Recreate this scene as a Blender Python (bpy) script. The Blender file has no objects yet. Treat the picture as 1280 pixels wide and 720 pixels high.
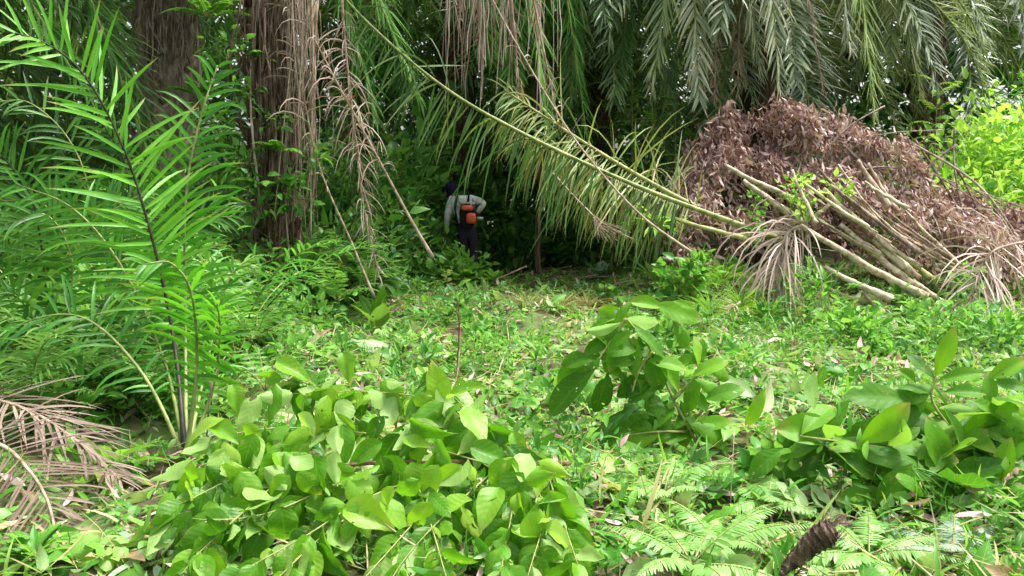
import bpy, math
import numpy as np
from mathutils import Vector
SC = bpy.context.scene
COL = SC.collection
rng = np.random.default_rng(11)
A = np.array
PI = math.pi

# ------------------------------------------------------------------ camera frame
F = 1108.0; PITCH = math.radians(-6.4); CAMZ = 1.6
_f = A([0, math.cos(PITCH), math.sin(PITCH)]); _u = A([0, -math.sin(PITCH), math.cos(PITCH)])
def P(px, py, Y):
    d = _f + A([(px-640)/F, 0, 0]) + _u*(360-py)/F
    return A([0, 0, CAMZ]) + d*(Y/d[1])
def gh(x, y):
    x = np.asarray(x, float); y = np.asarray(y, float)
    z = 0.05*np.sin(x*1.3+y*0.7) + 0.04*np.sin(x*2.9-y*1.7+1.0) + 0.025*np.sin(x*5.1+2.0)*np.cos(y*4.3)
    z = z + 0.065*np.sin(x*3.7+1.3*np.sin(y*2.1))*np.sin(y*3.1+np.sin(x*1.9)) + .03*np.sin(x*8.3+y*2)*np.sin(y*7.1-x*3)
    z = z + 0.25*np.exp(-((x+3.4)**2/1.6+(y-11.3)**2/1.2))
    z = z + 0.35*np.exp(-((x-5.0)**2/6+(y-13.2)**2/1.6))
    z = z - 0.12*np.exp(-((x+2.3)**2/0.5+(y-5.6)**2/0.5))
    z = z + 0.4*np.exp(-((x-2.7)**2/.9+(y-11.4)**2/.6))
    z = z + 0.5/(1+np.exp(-(y-19)*0.8))*np.ones_like(x)
    return z
def G(px, py):
    Y = 3.0
    while Y < 40:
        p = P(px, py, Y)
        if p[2] <= gh(p[0], p[1]): return p
        Y += 0.05
    return P(px, py, 20)
def nz(v):
    v = np.asarray(v, float)
    return v/np.maximum(np.linalg.norm(v, axis=-1, keepdims=True), 1e-9)

def at(px, Y):
    p = P(px, 300, Y); p[2] = gh(p[0], p[1]); return p
# ------------------------------------------------------------------ mesh builder
class MB:
    def __init__(s): s.v=[]; s.f=[]; s.uv=[]; s.r=[]; s.n=0
    def add(s, v, f, uv=None, r=0.5):
        v = np.asarray(v, float).reshape(-1, 3); f = np.asarray(f, int).reshape(-1, 4)
        s.v.append(v); s.f.append(f+s.n)
        s.uv.append(np.zeros((len(v), 2)) if uv is None else np.asarray(uv, float).reshape(-1, 2))
        s.r.append(np.broadcast_to(np.asarray(r, float), (len(v),)) if np.ndim(r) == 0 else np.asarray(r, float))
        s.n += len(v)
    def mesh(s, name, mat, base=(0, 0, 0)):
        me = bpy.data.meshes.new(name)
        v = np.concatenate(s.v)-np.asarray(base, float); f = np.concatenate(s.f)
        uv = np.concatenate(s.uv); r = np.concatenate(s.r)
        me.vertices.add(len(v)); me.vertices.foreach_set('co', v.astype(np.float32).ravel())
        me.loops.add(f.size); me.loops.foreach_set('vertex_index', f.astype(np.int32).ravel())
        me.polygons.add(len(f)); me.polygons.foreach_set('loop_start', (np.arange(len(f))*4).astype(np.int32))
        me.polygons.foreach_set('use_smooth', np.ones(len(f), bool))
        me.update(calc_edges=True)
        a = me.attributes.new('rnd', 'FLOAT', 'POINT'); a.data.foreach_set('value', r.astype(np.float32))
        a = me.attributes.new('luv', 'FLOAT_VECTOR', 'POINT')
        a.data.foreach_set('vector', np.c_[uv, np.zeros(len(uv))].astype(np.float32).ravel())
        if mat: me.materials.append(mat)
        return me
    # many copies of one template: tpl=(verts, faces, uv)
    def stamp(s, tpl, loc, ydir, nrm, scale, r=None):
        tv, tf, tu = tpl
        loc = np.asarray(loc, float).reshape(-1, 3); N = len(loc)
        y = nz(np.broadcast_to(ydir, (N, 3))); x = nz(np.cross(y, np.broadcast_to(nrm, (N, 3)))); z = np.cross(x, y)
        sc = np.asarray(scale, float)
        if sc.ndim == 0: sc = np.full((N, 3), float(sc))
        elif sc.ndim == 1: sc = np.repeat(sc[:, None], 3, 1)
        M = np.stack([x*sc[:, 0:1], y*sc[:, 1:2], z*sc[:, 2:3]], 1)
        V = np.einsum('vk,nkj->nvj', tv, M)+loc[:, None, :]
        Fc = tf[None]+(np.arange(N)*len(tv))[:, None, None]
        if r is None: r = rng.random(N)
        s.add(V, Fc, np.tile(tu, (N, 1)), np.repeat(r, len(tv)))
    def tube(s, pts, rad, k=6, r=None, jit=0.0, cap=True):
        pts = np.asarray(pts, float); n = len(pts)
        rad = np.atleast_1d(np.asarray(rad, float)); rad = np.interp(np.linspace(0, 1, n), np.linspace(0, 1, len(rad)), rad) if len(rad) > 1 else np.full(n, rad[0])
        T = nz(np.gradient(pts, axis=0))
        if cap:
            pts = np.r_[pts[:1], pts, pts[-1:]]; rad = np.r_[rad[0]*.05, rad, rad[-1]*.05]; T = np.r_[T[:1], T, T[-1:]]; n += 2
        ref = A([0, 0, 1.]) if abs(T[:, 2]).mean() < .8 else A([1., 0.1, 0])
        U = nz(np.cross(T, ref)); W = np.cross(T, U)
        a = np.arange(k)*2*PI/k
        rr = rad[:, None]*(1+jit*rng.normal(size=(n, k)))
        V = pts[:, None]+rr[..., None]*(np.cos(a)[None, :, None]*U[:, None]+np.sin(a)[None, :, None]*W[:, None])
        i = np.arange(n-1)[:, None]*k; j = np.arange(k)[None]; j2 = (j+1) % k
        f = np.stack([i+j, i+j2, i+k+j2, i+k+j], -1)
        uv = np.stack(np.broadcast_arrays(a[None]/(2*PI), np.linspace(0, 1, n)[:, None]), -1)
        s.add(V, f, uv, rng.random() if r is None else r)

def grid_faces(nu, nv):
    i = np.arange(nu-1)[:, None]*nv; j = np.arange(nv-1)[None]
    return np.stack([i+j, i+j+1, i+nv+j+1, i+nv+j], -1).reshape(-1, 4)

def leaf_tpl(nl=6, nw=4, width=.45, shape='ovate', fold=.2, droop=.25, wave=.03, curl=0., twist=0., seed=0):
    q = np.random.default_rng(seed)
    t = np.linspace(0, 1, nl+1); u = np.linspace(-1, 1, nw+1)
    if shape == 'ovate': w = np.sin(PI*t**.7)**.85*(1-.4*t**3)*1.05
    elif shape == 'obovate': w = np.sin(PI*t**1.25)**.75
    elif shape == 'lance': w = np.sin(PI*t**.8)**1.05
    elif shape == 'strap': w = np.minimum(1, t*6+.25)*(1-t**4)
    elif shape == 'round': w = np.sin(PI*t**.9)**.55
    w = np.maximum(w, .03)*width*.5
    if shape != 'strap': w[-1] = .004
    ph = q.random()*6
    T, Ug = np.meshgrid(t, u, indexing='ij'); W = w[:, None]*np.ones_like(Ug)
    th = droop*1.6*T
    X = Ug*W*(1-.25*curl*abs(Ug))
    Yc = np.sin(th)/(droop*1.6) if abs(droop) > 1e-4 else T
    Zc = -(1-np.cos(th))/(droop*1.6) if abs(droop) > 1e-4 else 0*T
    Z = Zc+fold*abs(Ug)*W-curl*W*Ug**2+wave*np.sin(T*13+ph+Ug*1.2)*abs(Ug)*width
    Z = Z+twist*Ug*W*T
    Yv = Yc
    v = np.stack([X, Yv, Z], -1).reshape(-1, 3)
    uv = np.stack([Ug, T], -1).reshape(-1, 2)
    return v, grid_faces(nl+1, nw+1), uv

# ------------------------------------------------------------------ palm frond
def bez(p, n=24):
    p = [np.asarray(q, float) for q in p]; t = np.linspace(0, 1, n)[:, None]; m = len(p)-1
    return sum(math.comb(m, i)*(1-t)**(m-i)*t**i*p[i] for i in range(m+1))
def polyline(p, n=30):
    p = A(p, dtype=float)
    # catmull-rom through points
    q = np.r_[[2*p[0]-p[1]], p, [2*p[-1]-p[-2]]]; out = []
    seg = len(p)-1; per = max(2, n//seg)
    for i in range(seg):
        a, b, c, d = q[i:i+4]; t = np.linspace(0, 1, per, endpoint=False)[:, None]
        out.append(.5*((2*b)+(-a+c)*t+(2*a-5*b+4*c-d)*t*t+(-a+3*b-3*c+d)*t**3))
    out.append(p[-1:]); return np.concatenate(out)
def frond(curve, n=60, L=.7, W=.035, pet=.15, droop=.5, ang=(75, 30), seg=5, lift=.25, jit=.12, r0=.03, r1=.006,
          side=None, face=None, hang0=0., fold=.35, miss=0., missup=0., rb=.5, rv=.5, ragged=0., plumose=0., lprof=(.45, 1., .35), oneside=0):
    leaf, stalk = MB(), MB()
    c = np.asarray(curve, float); fsel = face is not None
    s = np.r_[0, np.cumsum(np.linalg.norm(np.diff(c, axis=0), axis=1))]; s = s/s[-1]
    Tn = nz(np.gradient(c, axis=0))
    t = np.linspace(pet, .995, n)
    t = np.repeat(t, 2) + rng.normal(0, .15/n, 2*n); sg = np.tile([1., -1.], n)
    if oneside: sg = np.full_like(sg, oneside)
    t = np.clip(t, pet*.9, 1)
    keep = rng.random(2*n) > np.where(sg > 0, max(miss, missup), miss); t = t[keep]; sg = sg[keep]; N = len(t)
    ip = lambda arr: np.stack([np.interp(t, s, arr[:, k]) for k in range(3)], 1)
    p0 = ip(c); T = nz(ip(Tn))
    if face is not None: S = nz(np.cross(T, nz(A(face, dtype=float))))
    elif side is None:
        S = np.cross(Tn, A([0, 0, 1.])); bad = np.linalg.norm(S, axis=1) < .12
        g = ~bad
        if g.any() and bad.any():
            i0 = np.arange(len(S))
            for k in range(3): S[bad, k] = np.interp(i0[bad], i0[g], nz(S[g])[:, k])
        S = nz(ip(nz(S)))
    else: S = np.broadcast_to(nz(A(side, dtype=float)), T.shape)
    S = nz(S-T*np.sum(S*T, 1, keepdims=True)); Nn = np.cross(S, T)
    tt = (t-pet)/(1-pet)
    a = np.radians(ang[0]+(ang[1]-ang[0])*tt + rng.normal(0, 60*jit, N))
    lf = lift+rng.normal(0, jit*1.5, N)+plumose*rng.choice([-1, 0, 1], N)
    d = nz(T*np.cos(a)[:, None]+S*(sg*np.sin(a))[:, None]+Nn*lf[:, None])
    lp = np.where(tt < .35, lprof[0]+(lprof[1]-lprof[0])*np.sin(np.clip(tt/.35, 0, 1)*PI/2), lprof[2]+(lprof[1]-lprof[2])*np.cos(np.clip((tt-.35)/.65, 0, 1)*PI/2))
    if hang0: d = nz(d+A([0, 0, -1.])*(hang0*np.clip(1+rng.normal(0, .5, N), .1, 2.2))[:, None])
    ln = L*lp*(1+rng.normal(0, jit, N))*(1-ragged*rng.random(N)); ln = np.maximum(ln, .03)
    dr = droop*np.clip(1+rng.normal(0, .35, N), .1, 2.5)
    up = nz(Nn+rng.normal(0, jit*1.6, (N, 3)))
    prof = np.interp(np.linspace(0, 1, seg+1), [0, .12, .4, .75, .93, 1], [.45, .95, 1, .7, .3, .04])
    p = p0.copy(); V = np.zeros((N, seg+1, 3, 3)); side_w = rng.normal(0, jit*.6, (N, 3))
    for k in range(seg+1):
        x = nz(np.cross(d, up)); nn = np.cross(x, d); w = (W*.5*prof[k]*(.75+.25*lp))[:, None]
        V[:, k, 0] = p-x*w+nn*w*fold; V[:, k, 1] = p; V[:, k, 2] = p+x*w+nn*w*fold
        p = p+d*(ln/seg)[:, None]
        d = nz(d+(A([0, 0, -1.])*dr[:, None]+side_w)*(1.4/seg)*(.35+1.3*k/seg))
    f1 = grid_faces(seg+1, 3); Fc = f1[None]+(np.arange(N)*(seg+1)*3)[:, None, None]
    uv = np.stack(np.meshgrid(np.linspace(0, 1, seg+1), [-1, 0, 1], indexing='ij')[::-1], -1).reshape(-1, 2)
    rn = np.clip(rb+rv*(rng.random(N)-.5), 0, 1)
    leaf.add(V, Fc, np.tile(uv, (N, 1)), np.repeat(rn, (seg+1)*3))
    rr = np.interp(s, [0, .08, pet+.02, 1], [r0*1.5, r0*1.1, r0*.8, r1])
    stalk.tube(c, rr, 6, r=rng.random())
    return leaf, stalk

# ------------------------------------------------------------------ materials
def new_mat(name):
    m = bpy.data.materials.new(name); m.use_nodes = True; nt = m.node_tree; nt.nodes.clear()
    return m, nt, (lambda t, **k: _node(nt, t, k))
def _node(nt, t, k):
    n = nt.nodes.new(t)
    for a, b in k.items(): setattr(n, a, b)
    return n
def ramp(nt, stops):
    n = nt.nodes.new('ShaderNodeValToRGB'); e = n.color_ramp.elements
    while len(e) < len(stops): e.new(.5)
    for el, (p, c) in zip(e, stops): el.position = p; el.color = (*c, 1)
    return n
def leaf_mat(name, stops, under=None, trans=.3, rough=.42, spec=.35, veins=0., vein_n=9, spots=.0, spot_col=(.16, .09, .03), nscale=6.0, tcol=1.5, tip=0., hole=0.):
    m, nt, N = new_mat(name); L = nt.links.new
    at = N('ShaderNodeAttribute', attribute_name='rnd')
    oi = N('ShaderNodeObjectInfo')
    no = N('ShaderNodeTexNoise'); no.inputs['Scale'].default_value = nscale; no.inputs['Detail'].default_value = 3
    tc = N('ShaderNodeTexCoord'); L(tc.outputs['Object'], no.inputs['Vector'])
    a1 = N('ShaderNodeMath', operation='MULTIPLY_ADD'); L(no.outputs[0], a1.inputs[0]); a1.inputs[1].default_value = .5; a1.inputs[2].default_value = -.25
    a2 = N('ShaderNodeMath', operation='ADD'); L(at.outputs['Fac'], a2.inputs[0]); L(a1.outputs[0], a2.inputs[1])
    a3 = N('ShaderNodeMath', operation='MULTIPLY_ADD'); L(oi.outputs['Random'], a3.inputs[0]); a3.inputs[1].default_value = .16; a3.inputs[2].default_value = -.08
    a4 = N('ShaderNodeMath', operation='ADD', use_clamp=True); L(a2.outputs[0], a4.inputs[0]); L(a3.outputs[0], a4.inputs[1])
    cr = ramp(nt, stops); L(a4.outputs[0], cr.inputs[0]); col = cr.outputs[0]
    uvn = N('ShaderNodeAttribute', attribute_name='luv'); sp = N('ShaderNodeSeparateXYZ'); L(uvn.outputs['Vector'], sp.inputs[0])
    ab = N('ShaderNodeMath', operation='ABSOLUTE'); L(sp.outputs[0], ab.inputs[0])
    bump = None
    if veins > 0:
        k = N('ShaderNodeMath', operation='MULTIPLY_ADD'); L(ab.outputs[0], k.inputs[0]); k.inputs[1].default_value = -.22; L(sp.outputs[1], k.inputs[2])
        w = N('ShaderNodeMath', operation='MULTIPLY'); L(k.outputs[0], w.inputs[0]); w.inputs[1].default_value = vein_n
        fr = N('ShaderNodeMath', operation='PINGPONG'); L(w.outputs[0], fr.inputs[0]); fr.inputs[1].default_value = .5
        mr = N('ShaderNodeMapRange'); L(fr.outputs[0], mr.inputs[0]); mr.inputs[1].default_value = 0; mr.inputs[2].default_value = .06; mr.inputs[3].default_value = 1; mr.inputs[4].default_value = 0
        mid = N('ShaderNodeMapRange'); L(ab.outputs[0], mid.inputs[0]); mid.inputs[1].default_value = .03; mid.inputs[2].default_value = .09; mid.inputs[3].default_value = 1; mid.inputs[4].default_value = 0
        mx = N('ShaderNodeMath', operation='MAXIMUM'); L(mr.outputs[0], mx.inputs[0]); L(mid.outputs[0], mx.inputs[1])
        vf = N('ShaderNodeMath', operation='MULTIPLY'); L(mx.outputs[0], vf.inputs[0]); vf.inputs[1].default_value = veins
        mixv = N('ShaderNodeMix', data_type='RGBA'); L(vf.outputs[0], mixv.inputs['Factor']); L(col, mixv.inputs['A'])
        mixv.inputs['B'].default_value = (*[min(1, c*1.8+.05) for c in stops[len(stops)//2][1]], 1); col = mixv.outputs['Result']
        bump = N('ShaderNodeBump'); bump.inputs['Strength'].default_value = .22; bump.inputs['Distance'].default_value = .003
        hb = N('ShaderNodeMath', operation='MULTIPLY'); L(fr.outputs[0], hb.inputs[0]); hb.inputs[1].default_value = 2; L(hb.outputs[0], bump.inputs['Height'])
    if spots > 0:
        n2 = N('ShaderNodeTexNoise'); n2.inputs['Scale'].default_value = nscale*5; n2.inputs['Detail'].default_value = 4; L(tc.outputs['Object'], n2.inputs['Vector'])
        m2 = N('ShaderNodeMapRange'); L(n2.outputs[0], m2.inputs[0]); m2.inputs[1].default_value = .62; m2.inputs[2].default_value = .7; m2.inputs[4].default_value = spots
        ms = N('ShaderNodeMix', data_type='RGBA'); L(m2.outputs[0], ms.inputs['Factor']); L(col, ms.inputs['A']); ms.inputs['B'].default_value = (*spot_col, 1); col = ms.outputs['Result']
    if tip > 0:
        t1 = N('ShaderNodeMath', operation='MULTIPLY_ADD'); L(at.outputs['Fac'], t1.inputs[0]); t1.inputs[1].default_value = .22; L(sp.outputs[1], t1.inputs[2])
        t2 = N('ShaderNodeMath', operation='MULTIPLY_ADD'); L(no.outputs[0], t2.inputs[0]); t2.inputs[1].default_value = .3; L(t1.outputs[0], t2.inputs[2])
        t3 = N('ShaderNodeMapRange'); L(t2.outputs[0], t3.inputs[0]); t3.inputs[1].default_value = 1.12; t3.inputs[2].default_value = 1.3; t3.inputs[4].default_value = tip
        mt = N('ShaderNodeMix', data_type='RGBA'); L(t3.outputs[0], mt.inputs['Factor']); L(col, mt.inputs['A']); mt.inputs['B'].default_value = (.34, .25, .1, 1); col = mt.outputs['Result']
    if under:
        ge = N('ShaderNodeNewGeometry'); mu = N('ShaderNodeMix', data_type='RGBA'); L(ge.outputs['Backfacing'], mu.inputs['Factor'])
        L(col, mu.inputs['A']); hs = N('ShaderNodeMix', data_type='RGBA'); hs.inputs['Factor'].default_value = .65; L(col, hs.inputs['A']); hs.inputs['B'].default_value = (*under, 1)
        L(hs.outputs['Result'], mu.inputs['B']); col = mu.outputs['Result']
    b = N('ShaderNodeBsdfPrincipled'); L(col, b.inputs['Base Color']); b.inputs['Roughness'].default_value = rough; b.inputs['Specular IOR Level'].default_value = spec
    if bump: L(bump.outputs[0], b.inputs['Normal'])
    out = N('ShaderNodeOutputMaterial')
    if trans > 0:
        tr = N('ShaderNodeBsdfTranslucent'); tm = N('ShaderNodeMix', data_type='RGBA', blend_type='MULTIPLY'); tm.inputs['Factor'].default_value = 1; L(col, tm.inputs['A'])
        tm.inputs['B'].default_value = (1.5*tcol/1.5, 1.5*tcol/1.5, .7, 1); L(tm.outputs['Result'], tr.inputs['Color'])
        mx = N('ShaderNodeMixShader'); mx.inputs[0].default_value = trans; L(b.outputs[0], mx.inputs[1]); L(tr.outputs[0], mx.inputs[2]); L(mx.outputs[0], out.inputs[0])
        if hole > 0:
            n3 = N('ShaderNodeTexNoise'); n3.inputs['Scale'].default_value = 16; n3.inputs['Detail'].default_value = 1.5; L(tc.outputs['Object'], n3.inputs['Vector'])
            g3 = N('ShaderNodeMath', operation='GREATER_THAN'); L(n3.outputs[0], g3.inputs[0]); g3.inputs[1].default_value = hole
            tp_ = N('ShaderNodeBsdfTransparent'); m3 = N('ShaderNodeMixShader'); L(g3.outputs[0], m3.inputs[0]); L(mx.outputs[0], m3.inputs[1]); L(tp_.outputs[0], m3.inputs[2]); L(m3.outputs[0], out.inputs[0])
    else: L(b.outputs[0], out.inputs[0])
    return m
def surf_mat(name, stops, scale=(6, 6, 6), rough=.8, bump=.6, bd=.02, spec=.25, detail=6, rnd=.3, dist=.3):
    m, nt, N = new_mat(name); L = nt.links.new
    tc = N('ShaderNodeTexCoord'); mp = N('ShaderNodeMapping'); mp.inputs['Scale'].default_value = scale; L(tc.outputs['Object'], mp.inputs[0])
    no = N('ShaderNodeTexNoise'); no.inputs['Scale'].default_value = 1; no.inputs['Detail'].default_value = detail; no.inputs['Distortion'].default_value = dist; L(mp.outputs[0], no.inputs['Vector'])
    at = N('ShaderNodeAttribute', attribute_name='rnd')
    a = N('ShaderNodeMath', operation='MULTIPLY_ADD'); L(at.outputs['Fac'], a.inputs[0]); a.inputs[1].default_value = rnd; a.inputs[2].default_value = -rnd/2
    mr = N('ShaderNodeMapRange'); L(no.outputs[0], mr.inputs[0]); mr.inputs[1].default_value = .28; mr.inputs[2].default_value = .72
    s = N('ShaderNodeMath', operation='ADD', use_clamp=True); L(mr.outputs[0], s.inputs[0]); L(a.outputs[0], s.inputs[1])
    cr = ramp(nt, stops); L(s.outputs[0], cr.inputs[0])
    b = N('ShaderNodeBsdfPrincipled'); L(cr.outputs[0], b.inputs['Base Color']); b.inputs['Roughness'].default_value = rough; b.inputs['Specular IOR Level'].default_value = spec
    bp = N('ShaderNodeBump'); bp.inputs['Strength'].default_value = bump; bp.inputs['Distance'].default_value = bd; L(no.outputs[0], bp.inputs['Height']); L(bp.outputs[0], b.inputs['Normal'])
    o = N('ShaderNodeOutputMaterial'); L(b.outputs[0], o.inputs[0]); return m

M = {}
M['young'] = leaf_mat('young_palm_leaf', [(0, (.03, .13, .015)), (.5, (.07, .27, .02)), (1, (.16, .42, .04))], under=(.12, .3, .08), trans=.4, tip=.8)
M['palm'] = leaf_mat('palm_leaf', [(0, (.03, .08, .022)), (.45, (.075, .18, .045)), (.8, (.16, .26, .09)), (1, (.3, .33, .16))], under=(.13, .19, .1), tip=.8, trans=.28, rough=.35, spec=.5)
M['palmgrey'] = leaf_mat('highlit_grey_palm_leaf', [(0, (.05, .1, .05)), (.4, (.14, .21, .11)), (.75, (.3, .36, .22)), (1, (.48, .44, .3))], under=(.2, .25, .17), tip=.8, trans=.25, rough=.35, spec=.5)  # grey green leaf, stops lightened so the colour carries the fronds' whitish highlights
M['palmlush'] = leaf_mat('green_palm_leaf', [(0, (.03, .11, .018)), (.5, (.085, .24, .035)), (1, (.2, .38, .08))], under=(.12, .24, .09), trans=.35, tip=.8)
M['yellowing'] = leaf_mat('yellowing_palm_leaf', [(0, (.1, .2, .04)), (.4, (.22, .3, .08)), (.8, (.4, .42, .16)), (1, (.42, .32, .16))], under=(.3, .36, .18), trans=.3)
M['olive'] = leaf_mat('wilting_palm_leaf', [(0, (.04, .11, .02)), (.45, (.09, .19, .04)), (.8, (.2, .28, .085)), (1, (.34, .28, .15))], under=(.2, .26, .12), trans=.3, tip=.8)
M['dead'] = leaf_mat('dead_palm_leaf', [(0, (.12, .075, .045)), (.4, (.26, .19, .14)), (.8, (.42, .34, .27)), (1, (.52, .45, .38))], trans=.12, rough=.8, spec=.15)
M['deadgrey'] = leaf_mat('dead_grey_leaf', [(0, (.07, .045, .03)), (.5, (.16, .115, .09)), (1, (.28, .22, .18))], trans=.1, rough=.8, spec=.12)
M['deadpale'] = leaf_mat('dead_pale_leaf', [(0, (.22, .15, .12)), (.5, (.42, .32, .27)), (1, (.6, .5, .44))], trans=.12, rough=.8, spec=.15)
M['deadbrown'] = leaf_mat('dead_brown_leaf', [(0, (.05, .022, .022)), (.33, (.18, .095, .09)), (.68, (.38, .25, .235)), (1, (.62, .5, .47))], under=(.54, .4, .36), trans=.15, rough=.6, spec=.3)
M['cutleaf'] = leaf_mat('cut_branch_leaf', [(0, (.04, .14, .008)), (.5, (.10, .275, .012)), (1, (.24, .43, .03))], under=(.34, .5, .16), trans=.45, veins=.2, vein_n=8, spots=.6, spot_col=(.34, .3, .09), tip=.5, hole=.705)
M['darkleaf'] = leaf_mat('large_dark_leaf', [(0, (.03, .115, .005)), (.5, (.08, .235, .009)), (1, (.19, .4, .025))], under=(.22, .38, .09), trans=.38, veins=.14, vein_n=7, rough=.5, spec=.22, spots=.6, spot_col=(.25, .2, .07), tip=.6, hole=.7)
M['litter'] = leaf_mat('cut_litter_leaf', [(0, (.035, .14, .015)), (.35, (.08, .24, .022)), (.6, (.16, .35, .05)), (.8, (.33, .5, .15)), (.89, (.52, .62, .33)), (.94, (.33, .2, .11)), (1, (.45, .32, .2))], under=(.38, .5, .25), trans=.3, veins=.12, spots=.6, hole=.7)
M['weed'] = leaf_mat('weed_leaf', [(0, (.03, .14, .012)), (.5, (.07, .25, .02)), (1, (.18, .42, .05))], under=(.2, .38, .12), trans=.4, spots=.7, tip=.5)
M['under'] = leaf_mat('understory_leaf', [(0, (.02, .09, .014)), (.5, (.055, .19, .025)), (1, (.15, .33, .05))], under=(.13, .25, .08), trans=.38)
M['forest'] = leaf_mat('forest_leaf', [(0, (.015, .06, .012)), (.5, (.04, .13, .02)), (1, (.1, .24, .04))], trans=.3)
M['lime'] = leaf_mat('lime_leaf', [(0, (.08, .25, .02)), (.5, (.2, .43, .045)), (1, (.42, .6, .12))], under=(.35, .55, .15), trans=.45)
M['fern'] = leaf_mat('fern_leaf', [(0, (.06, .2, .03)), (.5, (.13, .33, .05)), (1, (.3, .48, .16))], under=(.3, .45, .2), trans=.35)
M['grey'] = leaf_mat('grey_green_leaf', [(0, (.1, .2, .12)), (1, (.3, .42, .28))], trans=.25)
M['grass'] = leaf_mat('grass_blade', [(0, (.06, .2, .02)), (.5, (.14, .35, .04)), (.85, (.32, .5, .12)), (1, (.45, .38, .2))], trans=.4)
M['straw'] = leaf_mat('dry_grass', [(0, (.12, .17, .05)), (.5, (.25, .24, .1)), (1, (.42, .32, .17))], trans=.25)
M['rachis'] = surf_mat('green_rachis', [(0, (.06, .11, .02)), (.6, (.2, .25, .07)), (1, (.36, .36, .14))], (9, 9, 9), rough=.45, bump=.15)
M['rachisdark'] = surf_mat('dark_rachis', [(0, (.012, .012, .008)), (1, (.06, .05, .03))], (9, 9, 9), rough=.5, bump=.15)
M['rachisdead'] = surf_mat('dead_rachis', [(0, (.17, .11, .07)), (.5, (.35, .26, .19)), (1, (.5, .42, .33))], (12, 12, 12), rough=.8, bump=.3)
M['cane'] = surf_mat('cut_stalk_skin', [(0, (.11, .08, .045)), (.25, (.3, .24, .15)), (.6, (.48, .41, .27)), (1, (.62, .56, .42))], (14, 14, 14), rough=.5, bump=.25, bd=.006, rnd=.5)
M['canegreen'] = surf_mat('green_stalk_skin', [(0, (.14, .13, .04)), (.4, (.3, .32, .1)), (1, (.5, .48, .22))], (12, 12, 12), rough=.45, bump=.2, bd=.006)
M['bark'] = surf_mat('palm_bark', [(0, (.02, .013, .008)), (.4, (.075, .05, .032)), (.75, (.16, .11, .075)), (1, (.3, .23, .17))], (26, 26, 3.5), rough=.9, bump=1, bd=.06)
M['barkgrey'] = surf_mat('palm_bark_grey', [(0, (.06, .045, .035)), (.5, (.2, .15, .11)), (1, (.36, .29, .23))], (14, 14, 4), rough=.9, bump=1, bd=.05)
M['twig'] = surf_mat('twig_bark', [(0, (.06, .03, .016)), (.5, (.17, .1, .06)), (1, (.34, .24, .16))], (20, 20, 20), rough=.8, bump=.4, bd=.004)
M['twiggreen'] = surf_mat('green_twig', [(0, (.1, .13, .03)), (.5, (.22, .25, .07)), (1, (.34, .32, .13))], (20, 20, 20), rough=.6, bump=.2, bd=.003)
M['vine'] = surf_mat('vine_bark', [(0, (.09, .06, .045)), (.5, (.24, .18, .14)), (1, (.42, .35, .28))], (20, 20, 6), rough=.85, bump=.5, bd=.01, rnd=.6)
M['ground'] = surf_mat('ground_soil', [(0, (.035, .028, .018)), (.4, (.075, .06, .03)), (.55, (.07, .1, .03)), (.8, (.1, .16, .04)), (1, (.24, .2, .12))], (2.2, 2.2, 2.2), rough=.95, bump=1, bd=.08, detail=10)
def plain(name, c, rough=.6, spec=.3, metal=0, sc=30, var=.25):
    m = surf_mat(name, [(0, tuple(k*(1-var) for k in c)), (1, tuple(min(1, k*(1+var)) for k in c))], (sc, sc, sc), rough=rough, bump=.15, bd=.004, spec=spec)
    return m

# ------------------------------------------------------------------ object helpers
def empty(name, loc, rz=0.):
    o = bpy.data.objects.new(name, None); COL.objects.link(o); o.location = tuple(loc); o.rotation_euler = (0, 0, rz); o.empty_display_size = .2
    return o
def tag(o, label, cat, group=None, kind=None):
    o['label'] = label; o['category'] = cat
    if group: o['group'] = group
    if kind: o['kind'] = kind
    return o
def part(name, mb, mat, parent, base=None, label=None):
    if not mb.v: return None
    if base is None: base = parent.location if parent.type == 'EMPTY' else A(parent['_b'])
    o = bpy.data.objects.new(name, mb.mesh(name, mat, base)); COL.objects.link(o); o.parent = parent
    if label: o['label'] = label
    return o
def solo(name, mb, mat, base, label, cat, group=None, kind=None):
    o = bpy.data.objects.new(name, mb.mesh(name, mat, base)); COL.objects.link(o); o.location = tuple(base)
    return tag(o, label, cat, group, kind)
def sub(name, mb, mat, parent, base):
    o = bpy.data.objects.new(name, mb.mesh(name, mat, base)); COL.objects.link(o); o.parent = parent; return o
def copy_tree(o, parent=None):
    c = o.copy(); COL.objects.link(c); c.parent = parent
    for ch in o.children: copy_tree(ch, c)
    return c
def struct(name, mb, mat, kind='structure'):
    o = bpy.data.objects.new(name, mb.mesh(name, mat)); COL.objects.link(o); o['kind'] = kind; return o

# ------------------------------------------------------------------ setting: ground, sky
xs = np.r_[-140, -60, -30, np.linspace(-16, 16, 241), 30, 60, 140]; ys = np.r_[-60, -20, -4, np.linspace(0, 26, 221), 34, 60, 140]
Xg, Yg = np.meshgrid(xs, ys, indexing='ij')
g = MB(); g.add(np.stack([Xg, Yg, gh(Xg, Yg)], -1), grid_faces(len(xs), len(ys))[:, ::-1], r=.5); struct('ground', g, M['ground'])

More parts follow.
